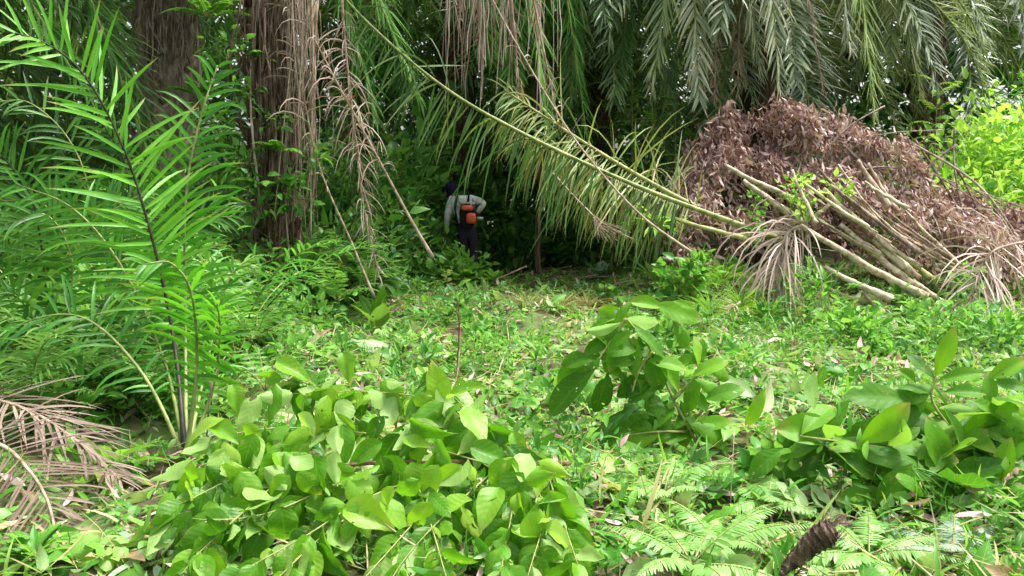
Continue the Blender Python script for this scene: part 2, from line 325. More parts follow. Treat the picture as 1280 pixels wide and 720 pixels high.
# ------------------------------------------------------------------ palms
def arc(elev, bend, L, n=22, k=1.25):
    a = math.radians(elev)-math.radians(bend)*np.linspace(0, 1, n)**k
    d = np.stack([np.cos(a), 0*a, np.sin(a)], 1)*(L/(n-1))
    return np.r_[[[0, 0, 0]], np.cumsum(d, 0)[:-1]]
PALMF = {}
def pvar(kind, k):
    if (kind, k) in PALMF: return PALMF[(kind, k)]
    e, b = [(78, 75), (58, 92), (38, 95), (18, 92), (-5, 78), (-35, 50)][k]
    lf, st = frond(arc(e+rng.normal(0, 4), b, 5.2), n=74, L=.85, W=.042, pet=.16, droop=.75, ang=(70, 28), lift=.3, plumose=.25, jit=.13, r0=.045, r1=.008, rb=.45, rv=.6)
    PALMF[(kind, k)] = (lf.mesh('frond', M[kind]), st.mesh('stalk', M['rachis'])); return PALMF[(kind, k)]
def trunk(mb, base, top, r, k=18, n=40, rough=.13):
    t = np.linspace(0, 1, n); pts = A(base)+(A(top)-A(base))*t[:, None]+np.c_[.06*np.sin(t*4), .05*np.sin(t*5+1), 0*t]
    mb.tube(pts, r*(1+.25*np.exp(-t*14)), k, jit=rough)
def boots(mb, base, top, r, n=70):  # old frond bases on the trunk
    for i in range(n):
        t = (i+rng.random())/n; a = i*2.39996+rng.normal(0, .1); p = A(base)+(A(top)-A(base))*t
        o = A([math.cos(a), math.sin(a), 0]); l = .22+.16*rng.random()
        mb.tube(A([p+o*r*.85, p+o*(r+.03)+A([0, 0, l*.5]), p+o*(r+.1+.08*rng.random())+A([0, 0, l])]), [.07, .06, .035], 6, jit=.12)
def palm(label, base, top, r, kind, az, barkm='bark', rows=((0, 3), (1, 5), (2, 6), (3, 7), (4, 6)), skip=None, bootn=60):
    t = empty('palm_tree', base); tag(t, label, 'palm tree', 'oil palms round the clearing')
    mb = MB(); trunk(mb, base, top, r); boots(mb, base, top, r, bootn); part('trunk', mb, M[barkm], t)
    top = A(top)
    for k, n in rows:
        for i in range(n):
            a = 2*PI*(i+.5*k+rng.random()*.5)/n+az
            if skip and skip(math.degrees(a) % 360, k): continue
            fm, sm = pvar(kind, k)
            o = bpy.data.objects.new('frond', fm); COL.objects.link(o); o.parent = t
            o.location = tuple(top-A(base)+A([0, 0, .1*(4-k)])); o.rotation_euler = (rng.normal(0, .06), 0, a)
            q = bpy.data.objects.new('stalk', sm); COL.objects.link(q); q.parent = o
    return t
def add_frond(t, curve, mat='palm', rmat='rachis', name='frond', label=None, **k):
    base = A(t.location)
    lf, st = frond(curve, **k)
    o = part(name, lf, M[mat], t, base, label)
    sub('stalk', st, M[rmat], o, base); return o
def hang(crown, p_in, tip, up=1.0):
    c, a, b = A(crown), A(p_in), A(tip)
    m = a+(a-b)*.5; m2 = (c+m)/2; m2[2] = max(c[2], m[2])+up
    return np.r_[bez([c, m2, m, a], 16)[:-1], bez([a, (a+b)/2+A([0, 0, 0]), b], 12)]

DENSE = ((0, 3), (1, 5), (2, 7), (3, 8), (4, 9), (5, 7))
PA = palm('brown shaggy oil palm trunk left of the worker, hung with roots and dead strands', P(350, 372, 11.0), P(318, -290, 11.3), .27, 'palmlush', .3, rows=((0, 3), (1, 5), (2, 5), (3, 6), (4, 4)),
          skip=lambda a, k: k >= 2 and 225 < a < 330)
PB = palm('greyer oil palm trunk at the upper left, partly behind bright young palm', P(208, 330, 14.0), P(206, -200, 14.0), .43, 'palm', 1.0, 'barkgrey', skip=lambda a, k: k >= 3 and 200 < a < 300)
PC = palm('oil palm with hanging green fronds in the dark middle, above the hollow', P(740, 330, 18.5), P(745, -10, 18.5), .34, 'palm', .2, rows=DENSE)
PD = palm('oil palm whose grey green fronds hang right behind the brown heap', P(945, 330, 17.0), P(945, -60, 17.0), .34, 'palmgrey', .8, rows=DENSE)
PE = palm('oil palm with bluish fronds at the upper right corner, above lime shrubs', P(1150, 290, 21.0), P(1160, -60, 21.0), .34, 'palmgrey', .5, rows=DENSE)
PF = palm('oil palm far behind the worker with long dead strands hanging', P(560, 330, 18.0), P(575, -70, 18.0), .34, 'palmlush', 1.3, rows=DENSE, skip=lambda a, k: k >= 1 and 235 < a < 305)
PG = palm('oil palm at the far left edge with dark fronds', P(-90, 330, 13.5), P(-100, -60, 13.5), .33, 'palm', .1, rows=DENSE)
PH = palm('oil palm deep in the shade left of the worker', P(440, 330, 21.0), P(445, 20, 21.0), .3, 'palm', .9)
def CR(o): # crown position of a palm
    t = [c for c in o.children if c.name.startswith('frond')][0]; return A(o.location)+A(t.location)
kw = dict(n=84, L=.8, W=.038, pet=.3, droop=.55, ang=(48, 24), lift=.1, jit=.1, r0=.05, r1=.008, plumose=.15)
# hanging fronds that reach down into the picture: (palm, enters frame px, tip px, depth, material, label)
for t, a, b, Y, m, rb in [
    (PD, (963, -40), (974, 112), 13.3, 'palmgrey', .62), (PD, (1074, -30), (1092, 140), 13.2, 'yellowing', .35), (PD, (866, -40), (874, 125), 13.6, 'palmgrey', .7),
    (PD, (1050, -60), (1062, 60), 13.9, 'palmgrey', .7), (PD, (1112, -70), (1150, 115), 14.5, 'palmgrey', .65), (PD, (915, -80), (938, 70), 14.2, 'palm', .5),
    (PD, (840, -60), (815, 110), 13.4, 'palmgrey', .6), (PD, (930, -50), (950, 90), 13.5, 'palmgrey', .55), (PE, (1120, -60), (1112, 90), 16.5, 'palmgrey', .6), (PC, (726, -60), (712, 130), 14.6, 'palm', .62), (PC, (790, -70), (776, 100), 14.8, 'palm', .5), (PC, (832, -70), (836, 150), 15.2, 'palm', .5), (PC, (690, -40), (676, 90), 15.4, 'palmlush', .5),
    (PE, (1188, -60), (1262, 95), 18.0, 'palmgrey', .45), (PE, (1150, -60), (1150, 100), 18.3, 'palmgrey', .4), (PE, (1230, -90), (1310, 60), 18.0, 'palmgrey', .5), (PE, (1215, -60), (1225, 70), 19.0, 'palmgrey', .35),
    (PF, (520, -60), (500, 130), 15.0, 'palmlush', .4), (PF, (600, -60), (650, 150), 15.0, 'palmlush', .4),
    (PF, (480, -50), (430, 150), 13.4, 'palmlush', .55), (PF, (640, -60), (640, 190), 14.2, 'palmlush', .5), (PC, (660, -50), (690, 200), 13.6, 'palmlush', .55), (PC, (700, -60), (740, 215), 14.2, 'palmlush', .45), (PA, (450, -60), (520, 120), 12.0, 'palmlush', .6), (PG, (0, -60), (110, 120), 10.5, 'palmlush', .4), (PG, (90, -60), (190, 200), 11.0, 'palmlush', .4), (PG, (-20, -40), (70, 190), 11.5, 'palm', .3), (PG, (60, -60), (160, 130), 12.0, 'palm', .35), (PG, (-60, 60), (20, 260), 11.2, 'palm', .3),
    (PA, (420, -50), (470, 150), 11.8, 'palmlush', .4)]:
    add_frond(t, hang(CR(t), P(*a, Y), P(*b, Y-.2)), m, **dict(kw, rb=rb))
for t, a, b, Y in [(PD, (1003, -40), (1030, 120), 13.4), (PD, (897, -40), (893, 130), 14.0), (PD, (925, -20), (922, 118), 14.0), (PF, (592, -80), (600, 70), 12.6), (PF, (632, -80), (650, 120), 12.4), (PF, (655, -60), (700, 165), 12.3), (PF, (575, -80), (575, 30), 12.8)]:
    add_frond(t, hang(CR(t), P(*a, Y), P(*b, Y-.15)), 'dead', 'rachisdead', 'dead_frond', 'dried brown frond hanging straight down', **dict(kw, L=.55, W=.022, droop=1.6, miss=.1, ragged=.4, jit=.2))

# strands and aerial roots on the main trunk: parts of that palm
def strands(t, spec, rad, mat, name, n, label=None, jt=.02):
    mb = MB()
    for i in range(n):
        x, y0, y1, Y = spec(i)
        a = P(x, y0, Y); b = P(x+rng.normal(0, 9), y1, Y-.05); m1 = a+(b-a)*.35+rng.normal(0, jt, 3); m2 = a+(b-a)*.7+rng.normal(0, jt, 3)
        mb.tube(polyline([a, m1, m2, b], 12), rad*(.5+rng.random()), 5)
    part(name, mb, M[mat], t, label=label)
def rootspec(i):
    x = rng.uniform(298, 370); lim = 110+np.clip((x-298)/36, 0, 1)*260
    return x, rng.uniform(-60, 40), rng.uniform(.35, 1)*lim, 10.72-.1*rng.random()-.12*(1-((x-330)/48)**2)
strands(PA, rootspec, .014, 'bark', 'aerial_roots', 30, jt=.05)
strands(PA, rootspec, .010, 'vine', 'pale_roots', 9, jt=.06)
strands(PA, lambda i: (rng.uniform(352, 402), rng.uniform(-60, 20), rng.uniform(90, 300), rng.uniform(10.4, 10.9)), .006, 'rachisdead', 'dead_strands', 50, jt=.05)
strands(PB, lambda i: (rng.uniform(178, 250), rng.uniform(-60, 20), rng.uniform(40, 120), rng.uniform(13.45, 13.55)), .011, 'vine', 'dead_strands', 40)
strands(PF, lambda i: (rng.choice([rng.uniform(555, 600), rng.uniform(590, 640), rng.uniform(610, 700)]), rng.uniform(-70, -20), rng.uniform(-20, 150), rng.uniform(12.2, 12.8)), .006, 'deadpale', 'dead_strands', 80)

# ------------------------------------------------------------------ lone fronds
def lone_frond(name, label, cat, curve, mat, rmat, group=None, **k):
    base = A(curve[0]).copy(); base[2] = min(base[2], A(curve)[:, 2].min())
    t = empty(name, base); tag(t, label, cat, group); lf, st = frond(curve, **k)
    part('leaflets', lf, M[mat], t); part('stalk', st, M[rmat], t); return t
lone_frond('palm_frond', 'long green frond leaning diagonally across the clearing, stalk end on the cut poles', 'palm frond',
           polyline([P(978, 301, 11.4), P(795, 232, 11.5), P(640, 160, 11.4), P(540, 98, 11.2), P(440, 8, 11.0), P(395, -60, 11)], 50), 'olive', 'rachis', 'cut palm fronds lying about',
           face=(0, -1, .25), hang0=1.2, n=120, L=1.0, W=.026, pet=.2, droop=.9, lprof=(.8, 1., .14), ang=(75, 45), lift=-.1, jit=.25, r0=.04, r1=.012, rb=.32, rv=.9, miss=.05, missup=.93)
lone_frond('palm_frond', 'yellow green frond lying above the dark hollow, behind long diagonal stalk', 'palm frond',
           polyline([P(905, 275, 12.0), P(840, 243, 12.1), P(765, 200, 12.2), P(690, 152, 12.2), P(630, 112, 12.2)], 40), 'yellowing', 'canegreen', 'cut palm fronds lying about',
           face=(0, -1, .4), n=100, L=1.0, W=.024, pet=.08, droop=.8, hang0=.5, missup=.6, ang=(70, 40), lift=.35, jit=.2, r0=.05, r1=.012, rb=.45, rv=.9, plumose=.35)
lone_frond('palm_frond', 'half dry frond hanging below the diagonal stalk over the hollow', 'palm frond',
           polyline([P(850, 262, 12.3), P(770, 226, 12.4), P(720, 198, 12.5), P(670, 174, 12.6), P(615, 145, 12.6)], 40), 'yellowing', 'rachisdead', 'cut palm fronds lying about',
           face=(0, -1, .4), n=90, L=.95, W=.02, pet=.05, droop=1.0, hang0=1.5, lprof=(.8, 1., .2), ang=(70, 40), lift=.0, jit=.2, r0=.035, r1=.012, rb=.6, rv=.9)
lone_frond('dead_palm_frond', 'dry brown frond hanging from left trunk, flared stalk end beside the worker', 'palm frond',
           polyline([P(541, 322, 10.6), P(510, 268, 10.6), P(462, 178, 10.6), P(410, 82, 10.6), P(372, 5, 10.6), P(350, -60, 10.7)], 40), 'dead', 'rachisdead', 'dead palm fronds',
           n=60, L=.8, W=.016, pet=.3, droop=2.2, ang=(70, 50), lift=.1, jit=.3, r0=.019, r1=.009, rb=.6, rv=.8, miss=.2, ragged=.4)
lone_frond('dead_palm_frond', 'thin grey dead frond hanging straight beside the left trunk', 'palm frond',
           polyline([P(468, 372, 10.2), P(438, 300, 10.3), P(400, 210, 10.4), P(378, 110, 10.5), P(362, 0, 10.6), P(355, -60, 10.7)], 40), 'dead', 'rachisdead', 'dead palm fronds',
           n=44, L=.55, W=.016, pet=.32, droop=1.8, ang=(60, 40), lift=.1, jit=.3, r0=.014, r1=.007, rb=.55, rv=.9, miss=.3, ragged=.4)
lone_frond('dead_palm_frond', 'tangle of grey dead strands hanging between left trunk and worker', 'palm frond',
           polyline([P(425, -40, 10.9), P(432, 60, 10.9), P(444, 170, 10.8), P(455, 260, 10.8), P(474, 345, 10.7)], 40), 'dead', 'rachisdead', 'dead palm fronds',
           n=90, L=.6, W=.015, pet=.12, droop=1.8, ang=(60, 30), lift=.1, jit=.45, r0=.02, r1=.008, rb=.6, rv=.9, miss=.1, ragged=.5)
lone_frond('dead_palm_frond', 'thin bare dead frond crossing in front of the long diagonal stalk', 'palm frond',
           polyline([P(868, 318, 11.0), P(800, 268, 11.0), P(735, 196, 11.1), P(690, 130, 11.2), P(640, 45, 11.3), P(600, -30, 11.4)], 40), 'dead', 'rachisdead', 'dead palm fronds',
           n=30, L=.4, W=.014, pet=.3, droop=1.5, ang=(60, 40), jit=.4, r0=.016, r1=.009, rb=.5, rv=.9, miss=.4, ragged=.5)
lone_frond('dead_palm_frond', 'pinkish dead leaflets drooping over the pole ends, left of the two', 'palm frond',
           polyline([P(1062, 235, 11.4), P(1030, 262, 11.2), P(1003, 280, 11.1), P(982, 296, 11.0), P(966, 350, 10.9)], 30), 'deadpale', 'rachisdead', 'dead palm fronds',
           face=(0, -1, .3), n=44, L=1.1, W=.022, pet=.45, droop=2.4, ang=(50, 20), jit=.25, r0=.03, r1=.008, rb=.5, rv=.8)
lone_frond('dead_palm_frond', 'pale dead frond splayed downward at the right edge, below the brown heap', 'palm frond',
           polyline([P(1300, 300, 10.9), P(1262, 306, 10.7), P(1236, 318, 10.5), P(1222, 345, 10.4), P(1212, 380, 10.35)], 30), 'deadpale', 'rachisdead', 'dead palm fronds',
           face=(0, -1, .3), n=44, L=1.1, W=.02, pet=.2, droop=1.3, ang=(75, 25), jit=.25, r0=.022, r1=.006, rb=.7, rv=.6)
lone_frond('dead_palm_frond', 'small withered frond lying on the grass left of the poles', 'palm frond',
           polyline([P(925, 378, 10.6), P(905, 390, 10.45), P(880, 412, 10.3)], 20), 'deadpale', 'rachisdead', 'dead palm fronds',
           n=30, L=.35, W=.016, pet=.1, droop=.6, ang=(60, 30), jit=.3, r0=.012, r1=.006, rb=.5)
lone_frond('dead_palm_frond', 'large dry brown frond with stiff parallel leaflets in the bottom left corner', 'palm frond',
           polyline([P(-70, 540, 4.75), P(0, 556, 4.6), P(36, 588, 4.45), P(60, 628, 4.25), P(74, 690, 4.0)], 30), 'deadgrey', 'rachisdead', 'dead palm fronds',
           face=(.1, -.6, .8), n=34, L=.55, W=.014, pet=.05, droop=.3, ang=(68, 30), lift=-.05, jit=.08, r0=.016, r1=.006, rb=.55, rv=.5)
lone_frond('dead_palm_frond', 'dark brown dry frond lying above the corner frond at the left edge', 'palm frond',
           polyline([P(-110, 487, 5.3), P(-30, 495, 5.2), P(40, 515, 5.0), P(110, 562, 4.8), P(150, 600, 4.65)], 30), 'deadgrey', 'rachisdead', 'dead palm fronds',
           n=46, L=.55, W=.018, pet=.05, droop=.3, ang=(45, 20), lift=.05, jit=.12, r0=.016, r1=.006, rb=.75, rv=.5)

# ------------------------------------------------------------------ young palms at the left
def young(label, base, fl, mat='young', group='young palms at the left', rm='rachisdark', face=(0, -1, .45)):
    t = empty('young_palm', base); tag(t, label, 'young palm', group)
    for i, (c, k) in enumerate(fl):
        kk = dict(miss=.06, ragged=.15, n=28, L=.58, W=.03, pet=.28, droop=.8, ang=(74, 38), lift=.2, jit=.1, r0=.014, r1=.005, fold=.3, rb=.55, rv=.6); kk.update(k)
        if face is not None: kk['face'] = A(face)+rng.normal(0, .25, 3)
        lf, st = frond(c, **kk); o = part('frond', lf, M[mat], t); sub('stalk', st, M[rm] if i == 0 else M['rachis'], o, A(t.location))
    return t
b1 = G(232, 575)
def yf(base, pts, Y, **k): return (polyline([base]+[P(x, y, d) for (x, y), d in zip(pts, Y)], 30), k)
fl = [yf(b1, [(218, 430), (188, 290), (150, 175), (95, 82), (20, 42), (-60, 55)], [5.6, 5.65, 5.6, 5.5, 5.3, 5.2], n=54, L=.6, W=.026, rb=.85, jit=.16, ragged=.3, miss=.1, droop=.3, ang=(72, 34)),
      yf(b1, [(232, 400), (232, 250), (250, 150), (272, 82)], [5.9, 6.0, 6.1, 6.2], L=.5, n=34, rb=.35, W=.03),
      yf(b1, [(205, 450), (150, 330), (90, 260), (20, 230)], [5.8, 5.9, 6.0, 6.0], rb=.35, L=.5, W=.024, n=24),
      yf(b1, [(262, 440), (285, 350), (318, 320)], [5.9, 6.1, 6.2], rb=.5, L=.34, n=18, W=.022),
      yf(b1, [(180, 470), (110, 400), (40, 400), (-20, 440)], [5.5, 5.6, 5.6, 5.6], rb=.3, L=.42, W=.024, n=20),
      yf(b1, [(246, 460), (240, 370), (215, 330), (180, 330)], [5.2, 5.0, 4.9, 4.8], rb=.6, L=.36, n=22),
      yf(b1, [(265, 490), (275, 420), (272, 380)], [5.3, 5.2, 5.1], rb=.6, L=.3, n=18)]
young('bright green young palm with one tall arching frond at the left', b1, fl)
b2 = G(70, 490)
fl = [yf(b2, [(60, 380), (40, 250), (-10, 180)], [6.9, 6.8, 6.6], rb=.3), yf(b2, [(95, 370), (125, 280), (180, 240)], [7.0, 7.1, 7.2], rb=.35),
      yf(b2, [(110, 400), (160, 350), (215, 370)], [6.8, 6.7, 6.6], rb=.3), yf(b2, [(20, 420), (-30, 330), (-90, 320)], [6.8, 6.6, 6.4], rb=.4), yf(b2, [(80, 420), (90, 330), (60, 270), (10, 280)], [6.5, 6.3, 6.1, 6.0], rb=.35),
      yf(b2, [(60, 440), (20, 370), (-40, 380)], [6.5, 6.3, 6.1], rb=.5)]
young('dark bluish green young palm with drooping strap leaves at the left edge', b2, fl, 'palmlush', face=(.2, -.8, .6))
b3 = G(150, 440)
fl = [yf(b3, [(150, 330), (160, 220), (120, 140)], [8.5, 8.5, 8.4], rb=.3), yf(b3, [(110, 350), (60, 260), (0, 250)], [8.5, 8.4, 8.3], rb=.3), yf(b3, [(200, 350), (240, 280), (290, 270)], [8.7, 8.8, 8.9], rb=.4), yf(b3, [(130, 340), (100, 200), (40, 130), (-20, 130)], [8.7, 8.7, 8.6, 8.5], rb=.3, L=.6),
      yf(b3, [(170, 320), (210, 200), (250, 160)], [9, 9.1, 9.2], rb=.25, L=.6)]
young('shaded young palm behind the bright one, leaves in the gloom', b3, fl, 'palmlush')
for i, (px, py, Y) in enumerate([(140, 505, 6.3), (290, 450, 7.4), (20, 560, 5.6)]):
    bb = at(px, Y); fl = []
    for j in range(7):
        a = 2*PI*(j+rng.random()*.6)/7; l = rng.uniform(1.0, 1.7); c = arc(rng.uniform(55, 82), rng.uniform(60, 95), l, 16)
        fl.append((c@A([[math.cos(a), -math.sin(a), 0], [math.sin(a), math.cos(a), 0], [0, 0, 1]]).T+bb, dict(n=20, L=rng.uniform(.32, .45), W=.022, droop=.9, rb=rng.uniform(.25, .7), r0=.008, r1=.003)))
    young(['slender young palm with fine drooping leaflets left of the bright one', 'slender young palm between the bright one and the shaggy trunk', 'slender young palm above the dry corner frond'][i], bb, fl, ['palmlush', 'young', 'palmlush'][i], face=None)
b4 = G(1290, 330)
young('light green young palm frond fanning out at the right edge above lime shrubs', P(1285, 200, 17), [(polyline([P(1285, 200, 17), P(1262, 130, 17), P(1268, 100, 17), P(1310, 92, 17)], 20), dict(n=20, L=.55, droop=.5, rb=.7)),
      (polyline([P(1285, 200, 17), P(1290, 140, 16.8), P(1275, 118, 16.6), P(1245, 150, 16.4)], 20), dict(n=18, L=.45, rb=.8))], group=None)

# ------------------------------------------------------------------ generic plants
T_OV = [leaf_tpl(6, 4, .5, 'ovate', .25, d, .04, seed=i) for i, d in enumerate((.15, .35, .55))]
T_LN = [leaf_tpl(6, 2, .22, 'lance', .3, d, .03, seed=i) for i, d in enumerate((.2, .5, .8))]
T_SM = [leaf_tpl(3, 2, .5, 'ovate', .3, d, .0, seed=i) for i, d in enumerate((.1, .4))]
T_SL = [leaf_tpl(4, 2, .26, 'lance', .3, d, .0, seed=i) for i, d in enumerate((.2, .6))]
T_RD = [leaf_tpl(5, 4, .85, 'round', .2, d, .05, seed=i) for i, d in enumerate((.1, .3))]
def rdir(n, up=.2, spread=1.):
    v = rng.normal(size=(n, 3))*A([1, 1, .6])*spread; v[:, 2] += up; return nz(v)
def leafcloud(mb, pts, size, tpls, up=.0, nup=1.0, out=None, rb=.5, rv=.9, sj=.35):
    n = len(pts); d = rdir(n, up)
    if out is not None: d = nz(d*.8+nz(pts-out))
    nr = nz(rng.normal(size=(n, 3))*.55+A([0, -.15, nup])); k = rng.integers(0, len(tpls), n)
    r = np.clip(rb+rv*(rng.random(n)-.5), 0, 1)
    for i, tp in enumerate(tpls):
        m = k == i
        if m.any(): mb.stamp(tp, pts[m], d[m], nr[m], size*np.clip(1+sj*rng.normal(size=m.sum()), .4, 2), r[m])
def shrub(label, base, rad, h, n, size, mat, tpls=None, group=None, name='shrub', cat='shrub', nb=9, rb=.5, mb_r=.012, clump=.22, nup=1.0):
    base = A(base); t = empty(name, base); tag(t, label, cat, group)
    st, lf = MB(), MB(); ends = []
    for i in range(nb):
        a = rng.random()*2*PI; e = A([math.cos(a)*rad*rng.uniform(.2, .95), math.sin(a)*rad*rng.uniform(.2, .95), h*rng.uniform(.35, .97)])
        c = polyline([base, base+e*A([.3, .3, .5])+rng.normal(0, .04, 3), base+e], 10)
        st.tube(c, np.linspace(mb_r, mb_r*.3, len(c)), 5); ends += [c[int(len(c)*q)] for q in (.55, .75, .9)]+[c[-1]]
    ends = A(ends); c = ends[rng.integers(0, len(ends), n)]+rng.normal(0, clump*rad, (n, 3))
    c[:, 2] = np.maximum(c[:, 2], base[2]+.04)
    leafcloud(lf, c, size, tpls or T_OV, up=.1, out=base+A([0, 0, h*.4]), rb=rb, nup=nup)
    part('stems', st, M['twiggreen'], t); part('foliage', lf, M[mat], t); return t
def pinnate(mb, sm, c, n=14, L=.08, tpl=None, ang=60, rb=.5, taper=.5, droop=.2, r0=.004):
    c = np.asarray(c, float); t = np.linspace(.15, 1, n); s = np.linspace(0, 1, len(c))
    ip = lambda q: np.stack([np.interp(q, s, c[:, k]) for k in range(3)], 1)
    p = ip(t); T = nz(ip(np.minimum(t+.03, 1))-ip(t-.03)); S = nz(np.cross(T, A([0, 0, 1.]))+1e-6)
    for sg in (1, -1):
        a = np.radians(ang)*(1-.5*t)+rng.normal(0, .08, n)
        d = nz(T*np.cos(a)[:, None]+S*(sg*np.sin(a))[:, None]+A([0, 0, -droop]))
        ln = L*np.interp(t, [0, .15, .4, 1], [.6, .8, 1, 1-taper])*(1+rng.normal(0, .08, n))
        mb.stamp(tpl, p, d, nz(np.cross(S, T)+rng.normal(0, .15, (n, 3))), ln, np.clip(rb+rng.normal(0, .15, n), 0, 1))
    sm.tube(c, np.linspace(r0, r0*.35, len(c)), 5)
T_FERN = leaf_tpl(4, 2, .2, 'strap', .15, .3, .0)
T_PIN = leaf_tpl(4, 2, .36, 'ovate', .25, .2, .0)
def fern(label, base, L=.7, nf=7, n=26, pl=.1, mat='fern', tpl=None, group='ferns on the forest floor', face=None, el=(35, 65), name='fern', cat='fern', az=None, bend=70, rb=.5):
    base = A(base); t = empty(name, base); tag(t, label, cat, group)
    for i in range(nf):
        a = 2*PI*(i+rng.random()*.6)/nf if az is None else math.radians(az[i % len(az)]+rng.normal(0, 8))
        l = L*rng.uniform(.75, 1.1); c = arc(rng.uniform(*el), bend, l, 14)
        R = A([[math.cos(a), -math.sin(a), 0], [math.sin(a), math.cos(a), 0], [0, 0, 1]])
        c = c@R.T+base; lf, st = MB(), MB()
        pinnate(lf, st, c, n, pl, tpl or T_FERN, ang=75, taper=.85, rb=rb, droop=.15)
        o = part('frond', lf, M[mat], t); sub('stalk', st, M['twiggreen'], o, base)
    return t

# background understory and far forest
far = MB()
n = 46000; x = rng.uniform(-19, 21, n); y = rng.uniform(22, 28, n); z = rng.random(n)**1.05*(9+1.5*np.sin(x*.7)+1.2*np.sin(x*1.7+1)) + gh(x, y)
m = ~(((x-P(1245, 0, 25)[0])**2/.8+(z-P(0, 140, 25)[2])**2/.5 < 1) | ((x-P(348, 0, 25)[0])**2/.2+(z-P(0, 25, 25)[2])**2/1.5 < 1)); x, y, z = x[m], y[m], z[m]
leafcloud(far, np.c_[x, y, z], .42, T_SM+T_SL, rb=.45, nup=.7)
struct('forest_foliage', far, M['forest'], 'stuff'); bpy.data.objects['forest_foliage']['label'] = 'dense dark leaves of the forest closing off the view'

UND = [(60, 15.5, 1.5, 3.0), (150, 16.5, 1.4, 2.6), (250, 13.4, 1.0, 1.9), (410, 13.2, 1.0, 2.1), (455, 14.4, 1.1, 2.6), (500, 16.5, 1.3, 3.0), (548, 18.6, 1.2, 2.6), (405, 12.2, .7, 1.3), (640, 19.8, 1.5, 3.2), (720, 20.2, 1.5, 3.2),
       (600, 20.5, 1.5, 3.4), (800, 17.5, 1.4, 2.8), (860, 18.5, 1.4, 3.0), (470, 13.0, .7, 1.1), (520, 14.6, .6, .9), (300, 15.5, 1.2, 2.6), (200, 11.5, .8, 1.4), (95, 10.8, .9, 1.3), (20, 9.8, .9, 1.2), (1000, 19, 1.5, 3.0), (1100, 19.5, 1.4, 2.6), (20, 13, 1.2, 2.4), (375, 11.2, .6, .8), (440, 11.6, .6, .85), (615, 17.2, .7, 2.0), (690, 17.6, .8, 1.2), (760, 16.6, .7, 1.7), (800, 15.2, .7, 1.3), (720, 17.0, .6, .8), (650, 17.0, .6, .8)]
for i, (px, Y, r, h) in enumerate(UND):
    p = P(px, 300, Y); p[2] = gh(p[0], p[1])
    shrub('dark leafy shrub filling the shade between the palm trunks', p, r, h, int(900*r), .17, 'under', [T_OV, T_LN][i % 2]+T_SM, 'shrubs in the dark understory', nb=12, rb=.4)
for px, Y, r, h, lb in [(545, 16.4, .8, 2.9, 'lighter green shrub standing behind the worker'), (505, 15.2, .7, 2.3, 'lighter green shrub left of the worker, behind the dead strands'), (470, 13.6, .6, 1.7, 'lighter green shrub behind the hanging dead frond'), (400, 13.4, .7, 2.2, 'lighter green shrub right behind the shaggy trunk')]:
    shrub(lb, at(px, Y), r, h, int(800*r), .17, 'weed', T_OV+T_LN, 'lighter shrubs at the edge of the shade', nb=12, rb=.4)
shrub('leafy weed hiding the lower legs of the worker', at(584, 14.0), .4, .62, 190, .13, 'weed', T_OV, 'weeds in front of the worker', name='weed', cat='weed', nb=9, mb_r=.005, rb=.6)
shrub('leafy weed left of the lower legs of the worker, under the dead frond end', at(550, 13.8), .4, .5, 150, .13, 'weed', T_LN+T_OV, 'weeds in front of the worker', name='weed', cat='weed', nb=9, mb_r=.005, rb=.6)
for px, Y, r, h, lb in [(30, 6.4, .6, .8, 'narrow leaved bush at the left edge, above the dry fronds'), (130, 6.9, .6, .95, 'narrow leaved bush in the tangle, left of the bright young palm'), (245, 7.2, .55, .8, 'narrow leaved bush right of the bright young palm'), (300, 8.4, .6, .8, 'narrow leaved bush in front of the shaggy trunk'), (200, 9.2, .8, 1.5, 'taller narrow leaved bush behind the bright young palm'), (80, 5.7, .4, .5, 'lowest narrow leaved bush, just behind the dry corner frond')]:
    shrub(lb, at(px, Y), r, h, int(520*r), .15, ['weed', 'under'][int(px) % 3 == 0], T_LN+T_SL, 'narrow leaved bushes at the left', nb=12, rb=.45, mb_r=.006)
# hollow: low dark leaves, slim trunk
p = P(673, 345, 15.6); p[2] = gh(p[0], p[1]); tt = empty('slim_tree', p); tag(tt, 'slim brown bare trunk standing in the dark hollow right of the worker', 'tree')
mb = MB(); mb.tube(polyline([p, P(672, 300, 15.6), P(676, 230, 15.6), P(668, 120, 15.7), P(680, 20, 15.8)], 20), np.linspace(.065, .04, 17), 8, jit=.06); part('trunk', mb, M['bark'], tt)
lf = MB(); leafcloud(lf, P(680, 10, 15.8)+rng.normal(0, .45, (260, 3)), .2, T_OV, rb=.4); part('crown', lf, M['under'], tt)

# right: lime shrubs
LS = [(1165, 16.0, .9, 2.5), (1215, 15.2, 1.0, 2.75), (1262, 14.6, 1.0, 2.7), (1300, 15.5, 1.2, 3.1), (1240, 17.5, 1.2, 3.2), (1150, 14.6, .7, 1.75), (1200, 14.2, .8, 1.75), (1285, 13.8, .7, 1.6)]
LN = ['sunlit lime shrub nearest to the brown heap, behind its slope', 'lime shrub with drooping leaves, second from the heap', 'lime shrub near the right edge in full light', 'tall lime shrub cut off by the right edge', 'tallest lime shrub at the back on the right', 'low lime shrub rising right over the heap slope', 'low lime shrub between the heap and taller shrubs', 'low lime shrub at the right edge above the heap']
for (px, Y, r, h), lb in zip(LS, LN):
    p = P(px, 300, Y); p[2] = gh(p[0], p[1]); shrub(lb, p, r, h, int(1500*r), .17, 'lime', T_LN+T_OV[1:], 'lime shrubs on the right', nb=16, rb=.55)
